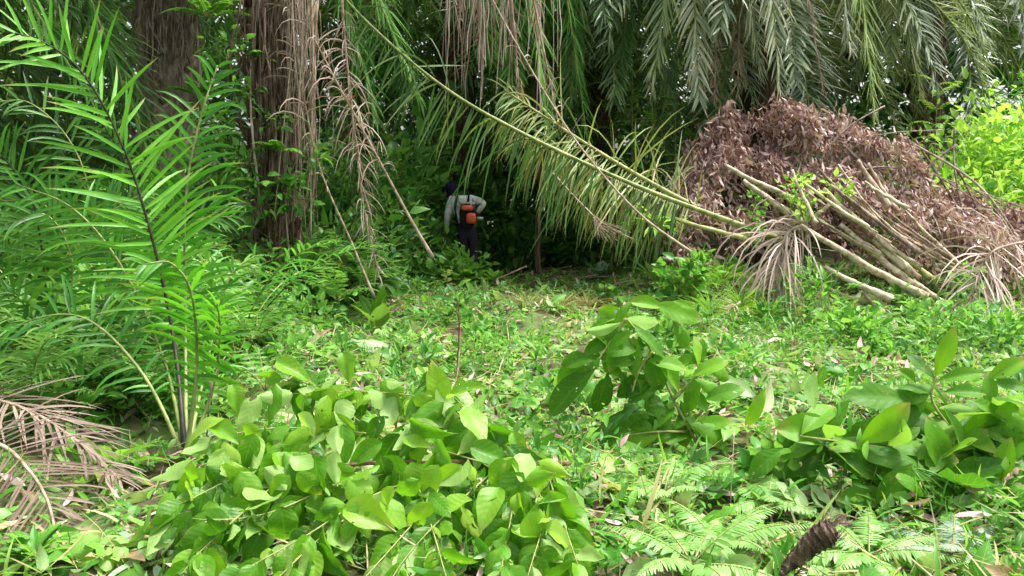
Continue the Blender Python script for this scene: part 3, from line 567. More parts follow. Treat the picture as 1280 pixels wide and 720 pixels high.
# yellow-green sapling
def sapling(label, base, top, n=9, L=.5, mat='lime', pl=.12, name='sapling', group=None, tpl=None, n2=9):
    base, top = A(base), A(top); t = empty(name, base); tag(t, label, 'sapling', group)
    st = MB(); c = polyline([base, (base+top)/2+rng.normal(0, .04, 3), top], 14); st.tube(c, np.linspace(.018, .008, len(c)), 6); part('stem', st, M['twiggreen'], t)
    lf, s2 = MB(), MB()
    for i in range(n):
        q = c[-1-int(i*.5)] if i < 2*len(c) else c[-1]; a = i*2.4+rng.random(); l = L*rng.uniform(.7, 1.1)
        cc = arc(rng.uniform(10, 50), 60, l, 10); R = A([[math.cos(a), -math.sin(a), 0], [math.sin(a), math.cos(a), 0], [0, 0, 1]]); pinnate(lf, s2, cc@R.T+q, n2, pl, tpl or T_PIN, rb=.6)
    part('foliage', lf, M[mat], t); part('twigs', s2, M['twiggreen'], t); return t
p = P(1172, 260, 15.5); p[2] = gh(p[0], p[1]); sapling('thin sapling with yellow green top standing behind the brown heap', p, P(1172, 105, 15.5), 10, .5)
for (px, py, Y, lb) in [(790, 75, 15.2, 'feathery light green sapling below the hanging fronds, tallest'), (815, 125, 14.8, 'feathery light green sapling lower right of the tallest feathery one'), (845, 85, 15.6, 'feathery sapling nearest the brown heap, under hanging fronds'), (760, 105, 15.4, 'feathery sapling over the dark hollow, left of its taller mates')]:
    p = P(px+5, 300, Y); p[2] = gh(p[0], p[1]); sapling(lb, p, P(px, py, Y), 16, .55, 'weed', .1, group='feathery saplings', n2=12)

# plants and ferns near the trunks
for px, py, Y, L, nf, lb in [(292, 345, 9.6, .6, 8, 'pale green fern clump at the foot of the shaggy trunk, left side'), (335, 235, 10.45, .5, 5, 'fern growing out of the shaggy trunk at mid height'), (352, 190, 10.45, .45, 4, 'fern hanging from the shaggy trunk, upper one'), (325, 75, 10.6, .35, 3, 'little fern high on the shaggy trunk'),
                             (260, 20, 10.6, .6, 6, 'light green fern at the top edge, between two trunks'), (245, 120, 12.8, .5, 5, 'fern in the gap between the two left trunks')]:
    fern(lb, P(px, py, Y), L, nf, 22, .11 if py > 300 else .12, 'fern' if py > 300 else 'weed', T_FERN if py > 300 else T_PIN, 'ferns round the shaggy trunk', rb=.7, az=(-30, -90, -150, 200, 20) if py < 300 else None, el=(20, 60))
PL = [(395, 330, 10.7, 'right of the shaggy trunk foot'), (430, 290, 11.2, 'behind the dangling dead strands'), (375, 290, 10.8, 'against the shaggy trunk, upper right'), (420, 345, 10.2, 'in front of the dead strands'), (300, 300, 10.3, 'left of the shaggy trunk'), (270, 390, 8.6, 'below the pale fern clump'), (455, 330, 11.0, 'below the dangling dead strands, right side'), (240, 330, 10.2, 'behind the bright young palm'), (275, 230, 10.6, 'left of the shaggy trunk at mid height'), (262, 290, 10.4, 'between the bright young palm and the shaggy trunk')]
for px, py, Y, w in PL:
    p = P(px, py, Y); p2 = p.copy(); p2[2] = gh(p[0], p[1]); h = max(.25, p[2]-p2[2])
    fern('feather leaved forest plant '+w, p2+A([0, 0, h*.55]), .75, 11, 11, .13, 'weed', T_PIN, 'feather leaved plants by the trunk', el=(30, 80), rb=.4, name='forest_plant', cat='plant')

for i, (px, py, r, n) in enumerate([(300, 120, .22, 60), (345, 150, .2, 45), (322, 260, .3, 110), (368, 250, .25, 80), (300, 215, .3, 110), (270, 170, .3, 100), (285, 60, .25, 70), (340, 320, .28, 90), (385, 205, .25, 70)]):
    q = P(px, py+14, 10.48); shrub(['leafy creeper high on the left side of the shaggy trunk', 'small creeper on the shaggy trunk below its upper fern', 'thick creeper round the middle of the shaggy trunk', 'creeper on the right side of the shaggy trunk, above its foot', 'creeper hanging left of the shaggy trunk at mid height', 'creeper hanging between the two left trunks', 'creeper at the top of the shaggy trunk, left side', 'creeper at the foot of the shaggy trunk', 'creeper among the dead strands right of the shaggy trunk'][i], q, r, r*1.3, n, .12, 'weed', T_OV[1:]+T_LN[1:], 'creepers on the shaggy trunk', name='creeper', cat='creeper', nb=5, mb_r=.004, rb=.4, clump=.3)
def broad(label, base, n, L, mat='weed', tpl=None, el=(25, 75), w=1., group=None, name='broadleaf_plant', cat='plant', stem=.25, az=None, rb=.5):
    base = A(base); t = empty(name, base); tag(t, label, cat, group); lf, st = MB(), MB()
    for i in range(n):
        a = i*2.4+rng.random()*.5 if az is None else math.radians(az[i % len(az)]+rng.normal(0, 10)); e = math.radians(rng.uniform(*el)); d = A([math.cos(a)*math.cos(e), math.sin(a)*math.cos(e), math.sin(e)])
        q = base+d*L*stem+A([0, 0, L*stem*.6*rng.random()]); st.tube(A([base, (base+q)/2+A([0, 0, .01]), q]), [.008, .006, .004], 5)
        s = L*rng.uniform(.7, 1.1); tp = (tpl or T_OV)[rng.integers(0, len(tpl or T_OV))]
        lf.stamp(tp, q[None], d[None], A([[-d[0]*.6, -d[1]*.6, 1]]), A([[s*w, s, s]]), np.clip(A([rb+rng.normal(0, .2)]), 0, 1))
    part('stems', st, M['twiggreen'], t); part('foliage', lf, M[mat], t); return t
T_ST = [leaf_tpl(9, 2, .09, 'strap', .3, d, .0, seed=i) for i, d in enumerate((.5, .8, 1.0))]
T_BD = [leaf_tpl(8, 4, .34, 'lance', .3, d, .02, seed=i) for i, d in enumerate((.3, .55, .8))]
def gb(px, py): return G(px, py)
for px, Y, lb in [(40, 7.6, 'cane clump with long drooping blue green blades at the left edge'), (115, 8.1, 'cane clump behind the slender young palm'), (185, 7.4, 'cane clump right behind the bright young palm'), (5, 6.2, 'cane clump cut off by the left edge, above the dry fronds'), (85, 6.7, 'cane clump in front of the bluish young palm'), (255, 8.3, 'cane clump between the bright young palm and shaggy trunk')]:
    broad(lb, at(px, Y), 34, 1.15, 'palmlush', T_ST, el=(52, 88), w=.42, stem=.08, group='cane clumps at the left', name='cane_clump', cat='cane', rb=.5)
for i in range(44):
    px = rng.uniform(0, 330); Y = rng.uniform(5.0, 9.5)
    fern('small feather leaved seedling in the tangle under the young palms', at(px, Y)+A([0, 0, rng.uniform(.05, .35)]), rng.uniform(.3, .55), 8, 11, rng.uniform(.06, .1), ['weed', 'under', 'fern'][i % 3], T_PIN, 'seedlings under the young palms', rb=rng.uniform(.2, .7), name='seedling', cat='seedling', el=(25, 75))
broad('strap leaved plant with arching bright leaves at the edge of the hollow', gb(822, 365), 14, .6, 'weed', T_BD, w=.6, rb=.7)
broad('pale round leaved plant at the right mouth of the hollow', gb(750, 352), 9, .28, 'grey', T_RD, rb=.5)
broad('yellow green whorled plant beneath the long diagonal stalk', P(822, 285, 11.9), 16, .42, 'lime', T_BD, w=.6, el=(-10, 70), rb=.4)
broad('bright leafy herb just in front of the worker', gb(580, 360), 44, .42, 'weed', T_OV, rb=.8)
broad('leafy weed right beside the worker at the rim of the hollow', gb(618, 358), 30, .26, 'weed', T_OV, rb=.6)
broad('upright plant with a broad dark leaf in the middle left of the clearing', gb(472, 420), 6, .42, 'darkleaf', T_OV, el=(50, 85), rb=.6)
broad('dark green whorled plant beside the dead frond in the lower left', gb(132, 606), 16, .34, 'darkleaf', T_BD, el=(5, 60), rb=.75, w=.8)
broad('toothed light green plant in the bottom left corner', gb(45, 705), 44, .17, 'weed', T_BD, el=(10, 70), rb=.8, w=.8)
broad('pale cut foliage lying at the bottom left, between corner plant and branch', gb(135, 700), 24, .2, 'litter', T_OV, el=(0, 30), rb=.72)
broad('blue green strap plant at the bottom left of the leafy branch', gb(195, 712), 10, .28, 'grey', T_BD, el=(5, 45), w=.5)
for px, py, lb in [(930, 375, 'tall grass tuft left of the drooping dead leaflets'), (955, 350, 'tall grass tuft just under the pole ends'), (890, 400, 'grass tuft in front of the withered frond'), (870, 352, 'grass tuft right of the strap leaved plant'), (905, 340, 'grass tuft at the foot of the brown heap'), (965, 400, 'grass tuft below the drooping dead leaflets')]:
    broad(lb, at(px, 10.2+(420-py)*.012), 130, .5, ['grass', 'straw', 'grass'][int(px) % 3], T_ST, el=(20, 85), w=.14, stem=.05, group='grass tufts by the poles', name='grass_tuft', cat='grass tuft', rb=.55)
for px, py, lb in [(700, 392, 'straw coloured grass tuft below the hollow'), (735, 388, 'straw coloured grass tuft below the hollow, right one'), (660, 388, 'straw coloured grass tuft below the slim trunk')]:
    broad(lb, gb(px, py), 70, .5, 'straw', T_ST, el=(15, 60), w=.35, stem=.05, group='dry grass tufts', name='grass_tuft', cat='grass tuft')
for px, py, Y, lb in [(990, 240, 11.2, 'light green weed climbing among the upper pole ends'), (1000, 262, 11.1, 'weed leaves between the pole tops, lower'), (938, 258, 11.6, 'pale leaved weed in front of the heap, left of the poles'), (950, 292, 11.3, 'weed seedling above the drooping dead leaflets'), (1050, 240, 11.2, 'small weed on the grey frond bases')]:
    shrub(lb, P(px, py+18, Y), .2, .4, 55, .09, 'weed' if Y > 11.25 else 'lime', T_OV, 'weeds on the pole pile', name='weed', cat='weed', nb=5, mb_r=.005, rb=.6)
shrub('green weed standing below the poles beside the drooping leaflets', gb(1030, 405), .3, .75, 120, .16, 'weed', T_LN, 'weeds on the pole pile', name='weed', cat='weed', nb=6, mb_r=.006)
for px, py, L, nf, lb in [(1085, 408, .6, 7, 'arching fern under the cut poles'), (1205, 345, .4, 5, 'yellow fern between pole ends and brown heap'), (1265, 420, .5, 7, 'light fern under the right pale dead frond'), (1120, 425, .45, 6, 'low fern right below the pole ends')]:
    fern(lb, gb(px, py) if py > 360 else P(px, py, 11.4), L, nf, 20, .1, 'fern', T_FERN, 'ferns under the poles', rb=.4)
# foreground ferns
for px, py, L, nf, az, lb in [(900, 712, .42, 9, None, 'pale bright fern at the bottom edge, left of the brown stub'), (865, 735, .5, 7, None, 'fern cut by the bottom edge, left of the pale one'), (1085, 722, .42, 8, None, 'fern right of the brown stub'), (935, 630, .42, 7, None, 'darker fern lying under the big right branch'), (830, 640, .38, 6, None, 'small curled fern in the middle of the cut leaves'),
                              (960, 650, .3, 6, None, 'pale fern just left of the brown stub'), (200, 470, .5, 8, None, 'oval leaved fern under the bright young palm'), (300, 735, .4, 6, None, 'fern under the leafy branch at the bottom edge'), (1190, 720, .4, 6, None, 'blue grey fern at the bottom right')]:
    p = gb(px, py)
    fern(lb, p+A([0, 0, .1]), L, nf, 28, .085, 'grey' if 'grey' in lb else 'fern', T_PIN if 'oval' in lb else T_FERN, 'ferns among the cut leaves', el=(10, 45), bend=50, rb=.35 if 'dark' in lb or 'oval' in lb else .7)
for px, py, L, lb in [(150, 520, .45, 'feather leaved seedling left of the dark base of the young palm'), (262, 470, .4, 'feather leaved seedling right of the young palm base'), (100, 450, .5, 'feather leaved seedling below the drooping strap leaves'), (330, 400, .4, 'feather leaved seedling in front of the shaggy trunk')]:
    fern(lb, gb(px, py)+A([0, 0, .12]), L, 9, 10, .1, 'weed', T_PIN, 'feather leaved seedlings', rb=.3, name='seedling', cat='seedling')
for px, py, r, h, lb in [(868, 372, .3, .5, 'broad weed left of the grass tufts, under the green pole'), (1000, 415, .35, .5, 'broad weed below the drooping pinkish leaflets'), (1140, 415, .35, .4, 'broad weed at the lower pole ends'), (1215, 395, .3, .5, 'broad weed between the lower pole ends and right pale frond'), (850, 325, .3, .6, 'weed growing at the left foot of the brown heap')]:
    shrub(lb, at(px, 10.9), r, h, 130, .13, 'weed', T_LN+T_OV, 'weeds on the pole pile', name='weed', cat='weed', nb=7, mb_r=.005, rb=.55)
for i in range(80):
    py = rng.uniform(352, 470) if i < 55 else rng.uniform(440, 640); px = rng.uniform(270, 1260); q = G(px, py)
    if q[1] > 10.4 and px > 830: q = at(px, rng.uniform(8, 10.3))
    shrub(['low round leaved weed resprouting among the cut leaves', 'low narrow leaved weed resprouting among the cut leaves'][i % 2], q, rng.uniform(.12, .28), rng.uniform(.12, .4), 70, .1, 'weed', [T_OV, T_LN][i % 2], ['round leaved weeds in the clearing', 'narrow leaved weeds in the clearing'][i % 2], name='weed', cat='weed', nb=6, mb_r=.004, rb=rng.uniform(.2, .7), clump=.3)
for px, py, r, h, lb in [(30, 470, .5, .5, 'low pale herb patch at the left edge'), (170, 430, .5, .7, 'low herb under the young palms'), (320, 430, .4, .45, 'low tangled weed between trunk and leafy branch'), (380, 420, .4, .4, 'low weed left of the broad dark leaf'), (250, 540, .35, .55, 'dark weed at the dark base of the young palm'), (520, 360, .5, .5, 'weed clump left of the worker'), (440, 375, .5, .5, 'weed clump under the dead strands'), (1180, 440, .4, .35, 'weed under the pole ends'), (1060, 440, .4, .3, 'weed under the poles'), (1255, 455, .4, .35, 'weed at the right edge under the pale frond')]:
    shrub(lb, gb(px, py), r, h, int(420*r/.4), .1, 'weed', T_SM+T_SL, 'low weeds', name='weed', cat='weed', nb=12, mb_r=.004, rb=.5, clump=.35)

# ------------------------------------------------------------------ heap of dead branches
hb = P(1060, 390, 12.6); hb[2] = gh(hb[0], hb[1])
ht = empty('brush_heap', hb); tag(ht, 'tall heap of cut branches with dry pinkish brown leaves on the right', 'brush heap')
xs_h = A([820, 850, 885, 905, 960, 1030, 1090, 1130, 1180, 1210, 1250, 1290, 1350]); ytop = A([300, 215, 165, 130, 124, 134, 150, 184, 222, 247, 256, 262, 270])
def heap_top(x, Yd=12.6):
    px = 640+x/12.6*F
    return np.interp(px, xs_h, [P(0, yy, 12.6)[2] for yy in ytop])
n = 30000
hx = rng.uniform(P(838, 0, 12.6)[0], P(1330, 0, 12.6)[0], n); hv = rng.random(n)**.65
zt = heap_top(hx)*(1+.035*np.sin(hx*7)+.03*np.sin(hx*3.1+1)); zb = .35
hz = zb+(zt-zb)*hv; depth = 1.3*(1-hv**1.5)
hy = 12.7-depth*rng.uniform(.75, 1.05, n)+(1.6*rng.random(n)*(rng.random(n) < .3))
hy += .18+.26*np.sin(hx*3.3+hz*2.6)*np.sin(hz*4-hx*1.3)+.14*np.sin(hx*6+hz*5)+.1*np.sin(hx*11-hz*8); hz += .05*np.sin(hx*9+hz*4)
pts = np.c_[hx, hy, hz]+rng.normal(0, .05, (n, 3))
T_DD = [leaf_tpl(4, 2, .34, 'lance', .5, d, .05, curl=.8, seed=i) for i, d in enumerate((.3, .6, .9))]
lf = MB(); d = nz(rng.normal(size=(n, 3))*A([.55, .45, .4])+A([.18, -.25, -.75])); nr = nz(rng.normal(size=(n, 3))+A([0, -.8, .5])); k = rng.integers(0, 3, n)
pxs = 640+hx/hy*F; zlow = np.interp(pxs, [840, 900, 960, 1010, 1100, 1200, 1300], [P(0, v, 11.6)[2] for v in (338, 335, 300, 285, 330, 345, 345)])
kp = (pts[:, 2] > zlow+rng.normal(0, .08, n)) & (rng.random(n) < .62+.6*np.sin(hx*4.1+hz*2.3+1)*np.sin(hz*5.3-hx*2.2)); pts, d, nr, k, hx, hz = pts[kp], d[kp], nr[kp], k[kp], hx[kp], hz[kp]; n = len(pts)
clr = np.clip(.45+.3*np.sin(hx*2.1+hz*1.7)*.5+.7*(rng.random(n)-.5), 0, 1)
for i in range(3): lf.stamp(T_DD[i], pts[k == i], d[k == i], nr[k == i], .118*np.clip(1+.25*rng.normal(size=(k == i).sum()), .5, 1.7), clr[k == i])
part('dead_foliage', lf, M['deadbrown'], ht)
st = MB()
for i in range(90):
    q = pts[rng.integers(0, n)]; e = q+A([rng.normal(.2, .5), rng.normal(-.1, .2), rng.normal(-.1, .35)]); st.tube(polyline([q, (q+e)/2+rng.normal(0, .05, 3), e], 8), .008*(.5+rng.random()), 5)
for i in range(26):
    q = P(rng.uniform(1100, 1290), rng.uniform(250, 400), 12.3); e = P(rng.uniform(880, 1200), rng.uniform(150, 260), 12.6); st.tube(polyline([q, (q+e)/2+rng.normal(0, .12, 3), e], 10), rng.uniform(.008, .018), 6)
part('branches', st, M['vine'], ht)

# ------------------------------------------------------------------ cut stalks (poles)
STK = [((929, 226), (1008, 284), .055, 'upper pole of the pair at the left end of the pile', 'cane', 11.5), ((1000, 282), (1156, 372), .058, 'long pale pole running down to the right, lowest of the long ones', 'cane', 11.1),
       ((905, 206), (1000, 252), .045, 'short pale pole at the top left of the pile, against the brown leaves', 'cane', 11.9), ((1029, 236), (1138, 340), .055, 'thick pale pole in the middle of the pile, steepest', 'cane', 11.3),
       ((1050, 280), (1150, 358), .055, 'tan pole between two long pale ones', 'cane', 11.2), ((990, 212), (1020, 282), .032, 'thin steep pole crossing the others at the top', 'cane', 11.2), ((1034, 258), (1090, 300), .035, 'thin pole half hidden in the middle of the pile', 'twig', 11.35),
       ((1030, 332), (1112, 372), .05, 'ochre pole at the bottom of the pile', 'cane', 11.0), ((840, 272), (948, 302), .04, 'green pole under the long diagonal stalk', 'canegreen', 11.6), ((1072, 200), (1110, 258), .05, 'broad grey frond base lying on the brown leaves', 'rachisdead', 11.7),
       ((1085, 205), (1125, 265), .035, 'narrow grey frond base beside the broad one', 'rachisdead', 11.75), ((1140, 350), (1196, 388), .05, 'short pole end at the lower right of the pile', 'cane', 11.0), ((1080, 365), (1106, 392), .035, 'short broken pole stub under the pile', 'rachisdead', 10.9),
       ((985, 250), (1095, 320), .03, 'thin greenish pole under the thick ones', 'canegreen', 11.35), ((1010, 350), (1090, 380), .04, 'dull green pole lowest under the pile', 'canegreen', 11.2), ((1060, 262), (1170, 352), .045, 'green tinged pole at the right of the thick one', 'canegreen', 11.45), ((1000, 225), (1085, 285), .03, 'thin brown pole on top near the weeds', 'cane', 11.3)]
for i in range(22):
    x0, y0 = rng.uniform(985, 1130), 0; y0 = 215+(x0-985)*.45+rng.normal(0, 18); l = rng.uniform(50, 150); an = math.radians(rng.normal(38, 8))
    STK.append(((x0, y0), (x0+l*math.cos(an), y0+l*math.sin(an)), rng.uniform(.014, .034), 'thin dry stalk lying loose among the thick poles of the pile', ['cane', 'rachisdead', 'cane', 'vine'][i % 4], rng.uniform(11.1, 11.6)))
for (a, b, r, lb, m, Y) in STK:
    pa, pb = P(*a, Y-.1), P(*b, Y-.4); L = np.linalg.norm(pb-pa); c = polyline([pa, (pa+pb)/2+A([0, 0, -.02*L]), pb], 16); r *= .98; nn = len(c); c = c+np.cumsum(rng.normal(0, .004, c.shape), 0)
    mb = MB(); mb.tube(c, r*np.linspace(.55, 1, nn)*(1+.12*np.linspace(0, 1, nn)**6), 8, jit=.07)
    base = pb.copy(); base[2] = min(pa[2], pb[2])
    solo('palm_stalk', mb, M[m], base, lb, 'palm stalk', 'cut palm stalks piled on the right')
for a, b, r, lb, Y in [((735, 352), (820, 346), .02, 'pale stick lying flat at the rim of the hollow', None), ((828, 322), (905, 348), .02, 'dry stick under the strap leaved plant', 11.8), ((758, 256), (815, 256), .012, 'thin straight yellowish stem in front of the hollow', 12.4), ((778, 240), (782, 300), .012, 'short grey upright stick at the right of the hollow', 12.1)]:
    pa, pb = (G(*a)+A([0, 0, .06]), G(*b)+A([0, 0, .05])) if Y is None else (P(*a, Y), P(*b, Y))
    mb = MB(); mb.tube(polyline([pa, (pa+pb)/2+rng.normal(0, .02, 3), pb], 10), r, 6, jit=.06); solo('stick', mb, M['rachisdead'], pa, lb, 'stick', 'loose sticks')
for i in range(16):
    px, py = rng.uniform(600, 840), rng.uniform(346, 366); a = G(px, py)+A([0, 0, .05]); l = rng.uniform(.3, .9); an = rng.normal(0, .5); b = a+A([l*math.cos(an), l*math.sin(an)*.5, abs(rng.normal(0, .14))])
    mb = MB(); mb.tube(polyline([a, (a+b)/2+rng.normal(0, .02, 3), b], 8), rng.uniform(.005, .013), 5, jit=.06); solo('stick', mb, M[['rachisdead', 'vine', 'twig'][i % 3]], a, 'thin dry stick lying along the rim of the dark hollow', 'stick', 'sticks along the rim of the hollow')
# dead flower stalk broom over the hollow
pb = P(744, 272, 11.6); t = empty('dead_flower_stalk', P(690, 215, 11.8)); tag(t, 'dead bristly flower stalk hanging over the dark hollow', 'dead stalk')
mb = MB(); mb.tube(polyline([P(690, 215, 11.8), P(718, 246, 11.7), pb], 12), [.012]*13, 6); part('stalk', mb, M['rachisdead'], t); mb = MB()
for i in range(38):
    e = P(rng.uniform(742, 792), rng.uniform(285, 306), 11.5+rng.normal(0, .1)); mb.tube(polyline([pb+rng.normal(0, .01, 3), (pb+e)/2+A([0, 0, -.02]), e], 6), .004, 4)
part('bristles', mb, M['rachisdead'], t)

# ------------------------------------------------------------------ cut leafy branches in the foreground
HI_OV = [leaf_tpl(10, 6, w, 'ovate', f, d, wv, curl=c, twist=tw, seed=i) for i, (w, f, d, wv, c, tw) in enumerate(((.52, .25, .2, .05, .1, 0), (.48, .35, .45, .04, .0, .5), (.56, .15, .6, .06, .4, -.5), (.46, .6, .3, .04, 0, .3), (.5, .1, .1, .07, .6, -.3), (.4, .7, .5, .05, 0, .8), (.58, .2, .9, .08, .5, 0), (.44, .9, .35, .06, .2, -.9), (.5, .3, -.35, .07, .3, .4)))]
HI_OB = [leaf_tpl(12, 6, w, 'obovate', f, d, wv, curl=c, twist=tw, seed=i+9) for i, (w, f, d, wv, c, tw) in enumerate(((.42, .25, .15, .03, .1, 0), (.4, .35, .4, .04, .0, .4), (.46, .15, .55, .05, .4, -.4), (.38, .55, .25, .03, 0, .3)))]
def one_leaf(mb, a, b, w=1., face=None, tpl=None, r=.5, st=None):
    a, b = A(a), A(b); d = b-a; L = np.linalg.norm(d)
    nr = A(face) if face is not None else A([0, -.7, .8])+rng.normal(0, .3, 3)
    tp = tpl if tpl is not None else HI_OV[rng.integers(0, len(HI_OV))]
    mb.stamp(tp, a[None], d[None], nr[None], A([[L*w, L, L]]), A([r]))
t = empty('cut_branch', gb(700, 590)); tag(t, 'cut branch with many large bright oval leaves, at the bottom left centre', 'cut branch', 'leafy cut branches on the ground')
TW = [[(640, 580), (560, 508), (470, 490), (365, 492)], [(610, 580), (480, 545), (345, 535), (250, 552)], [(540, 580), (430, 600), (320, 590), (225, 630)], [(570, 582), (460, 622), (385, 668), (300, 715)], [(625, 582), (560, 640), (505, 700), (470, 760)], [(650, 580), (640, 640), (625, 720)], [(680, 578), (700, 640), (722, 705)],
      [(600, 576), (592, 525), (562, 490), (548, 462)], [(500, 560), (440, 520), (400, 486), (352, 472)], [(540, 590), (430, 650), (350, 720), (320, 760)], [(600, 590), (560, 600), (520, 650), (440, 740)], [(430, 600), (340, 640), (270, 650), (215, 645)], [(660, 590), (680, 640), (660, 720)], [(400, 590), (330, 610), (260, 580), (240, 600)], [(560, 520), (610, 545), (650, 570)], [(350, 600), (260, 680), (225, 720)], [(520, 600), (540, 660), (560, 730)]]
st, lf, tgs = MB(), MB(), []; stem = polyline([P(712, 579, 4.4), P(600, 578, 3.95), P(500, 577, 3.85), P(400, 582, 3.8), P(320, 575, 3.8)], 24); st.tube(stem, np.linspace(.014, .006, len(stem)), 7)
for ti, tw in enumerate(TW):
    dep = [4.4-(q[1]-470)*.0052-.03*j+rng.normal(0, .03) for j, q in enumerate(tw)]
    c = polyline([P(q[0], q[1], dd) for q, dd in zip(tw, dep)], 20); s2 = np.linspace(0, 1, len(c)); tg = MB(); tgs.append(tg); tg.tube(c, np.linspace(.0045, .002, len(c)), 5)
    m = 27
    for i in range(m):
        u = .12+.88*(i+rng.random()*.6)/m; u = min(u, 1); q = A([np.interp(u, s2, c[:, k]) for k in range(3)]); T = nz(c[min(len(c)-1, int(u*len(c))+1)]-c[max(0, int(u*len(c))-1)])
        S = nz(np.cross(T, A([0, -.5, 1.]))); sg = 1 if i % 2 else -1
        dd = nz(T*rng.uniform(.2, .7)+S*sg*rng.uniform(.2, .7)+A([0, -.3, -rng.uniform(.3, 1.3)])+rng.normal(0, .3, 3)) if u < .97 else nz(T+A([0, 0, -.2]))
        L = rng.uniform(.13, .225)*(1 if u < .8 else .85)
        nr = nz(A([0, -.8, .45])+rng.normal(0, .6, 3)) if rng.random() < .8 else nz(A([0, .6, -.7])+rng.normal(0, .4, 3))
        q2 = q+dd*.012; tg.tube(A([q, q2]), [.0022, .0018], 4, cap=False); one_leaf(lf, q2, q2+dd*L, rng.uniform(.95, 1.2), nr, r=np.clip(rng.normal(.45, .25), 0, 1))
EX = [((345, 452), (392, 472)), ((428, 440), (440, 480)), ((545, 460), (538, 495)), ((560, 500), (600, 470)), ((290, 480), (300, 520)), ((262, 535), (302, 545)), ((240, 600), (228, 585)), ((215, 615), (200, 655)), ((262, 625), (262, 670)), ((355, 565), (425, 605)), ((300, 590), (330, 640)), ((640, 540), (660, 580)), ((655, 600), (690, 590))]
for a, b in EX:
    Y = 4.25-(a[1]-470)*.0052; one_leaf(lf, P(*a, Y), P(*b, Y-.08), 1.1, None, r=.7)
for i in range(110):
    px = rng.uniform(235, 700); py = rng.uniform(np.interp(px, [235, 340, 440, 560, 640, 700], [560, 470, 465, 480, 535, 590]), 640); Y = 4.3-(py-470)*.0052-rng.random()*.12
    a = P(px, py, Y); dd = nz(A([rng.normal(0, .6), -.25, -rng.uniform(.1, 1.2)])); nr = nz(A([0, -.7, .6])+rng.normal(0, .55, 3))*(1 if rng.random() < .8 else -1); one_leaf(lf, a, a+dd*rng.uniform(.14, .24), rng.uniform(.95, 1.2), nr, r=np.clip(rng.normal(.6, .25), 0, 1))
part('stem', st, M['twig'], t); part('leaves', lf, M['cutleaf'], t)
for tg in tgs: part('twig', tg, M['twiggreen'], t)

def big_branch(label, base, stems, leaves, Y, nfill, fc, mat='darkleaf', Lr=(.18, .32)):
    t = empty('cut_branch', base); tag(t, label, 'cut branch', 'leafy cut branches on the ground'); st, lf = MB(), MB(); cs = []
    for s in stems:
        c = polyline([P(x, y, Y+dz) for x, y, dz in s], 18); st.tube(c, np.linspace(.011, .005, len(c)), 6); cs.append(c)
    for a, b, w, r in leaves:
        dy = rng.normal(0, .12); one_leaf(lf, P(*a, Y+dy), P(*b, Y+dy-.08), w, A([rng.normal(0, .3), -.75, .65]) if r >= 0 else A([rng.normal(0, .2), .7, -.6]), HI_OB[rng.integers(0, 4)], abs(r))
    al = np.concatenate(cs)
    for i in range(nfill):
        q = al[rng.integers(0, len(al))]; d = nz(rng.normal(size=3)*A([1, .6, .7])+A([0, .1, -.1])); L = rng.uniform(*Lr); e = q+d*L
        if e[2] < gh(e[0], e[1])+.02: d[2] = abs(d[2])*.3; e = q+nz(d)*L
        one_leaf(lf, q+d*.01, e, 1.05, None, HI_OB[rng.integers(0, 4)], np.clip(rng.normal(.4, .25), 0, 1))
    part('stems', st, M['twiggreen'], t); part('leaves', lf, M[mat], t); return t
big_branch('cut branch with drooping dark leaves in the middle, pale leaf on top', gb(885, 575), [[(880, 570, 0), (842, 500, 0), (815, 440, 0), (783, 398, 0)], [(783, 398, 0), (765, 425, 0), (748, 450, -.05)], [(842, 500, 0), (870, 470, 0), (885, 450, 0)], [(860, 540, 0), (820, 540, -.1), (780, 545, -.1)], [(815, 440, 0), (800, 460, -.05), (790, 490, -.1)]],
           [((777, 398), (824, 408), 1.3, -.8), ((814, 380), (880, 398), 1, .6), ((830, 385), (790, 372), 1, .7), ((778, 402), (732, 420), .7, -.6), ((752, 444), (693, 474), 1.1, .25), ((746, 460), (680, 515), 1., .2), ((760, 465), (748, 520), 1.3, .15), ((775, 462), (790, 498), 1.1, .3), ((800, 420), (795, 460), 1.2, .25), ((812, 438), (826, 490), 1.4, .45), ((865, 470), (908, 446), 1.1, .7), ((868, 474), (912, 490), 1, .6), ((862, 482), (888, 516), 1, .5), ((846, 538), (738, 536), 1.2, .1), ((862, 530), (917, 541), 1.2, .55), ((840, 400), (870, 430), 1.1, .5), ((790, 410), (840, 440), 1.1, .3), ((770, 420), (730, 440), 1, .35), ((880, 500), (930, 480), 1.2, .3), ((835, 500), (800, 545), 1.1, .2), ((850, 500), (880, 560), 1.2, .25), ((820, 470), (770, 490), 1.1, .2), ((957, 485), (934, 536), .8, .95), ((790, 376), (770, 400), .8, .5), ((842, 376), (868, 384), .9, .7)], 5.3, 44, .4, Lr=(.18, .3))
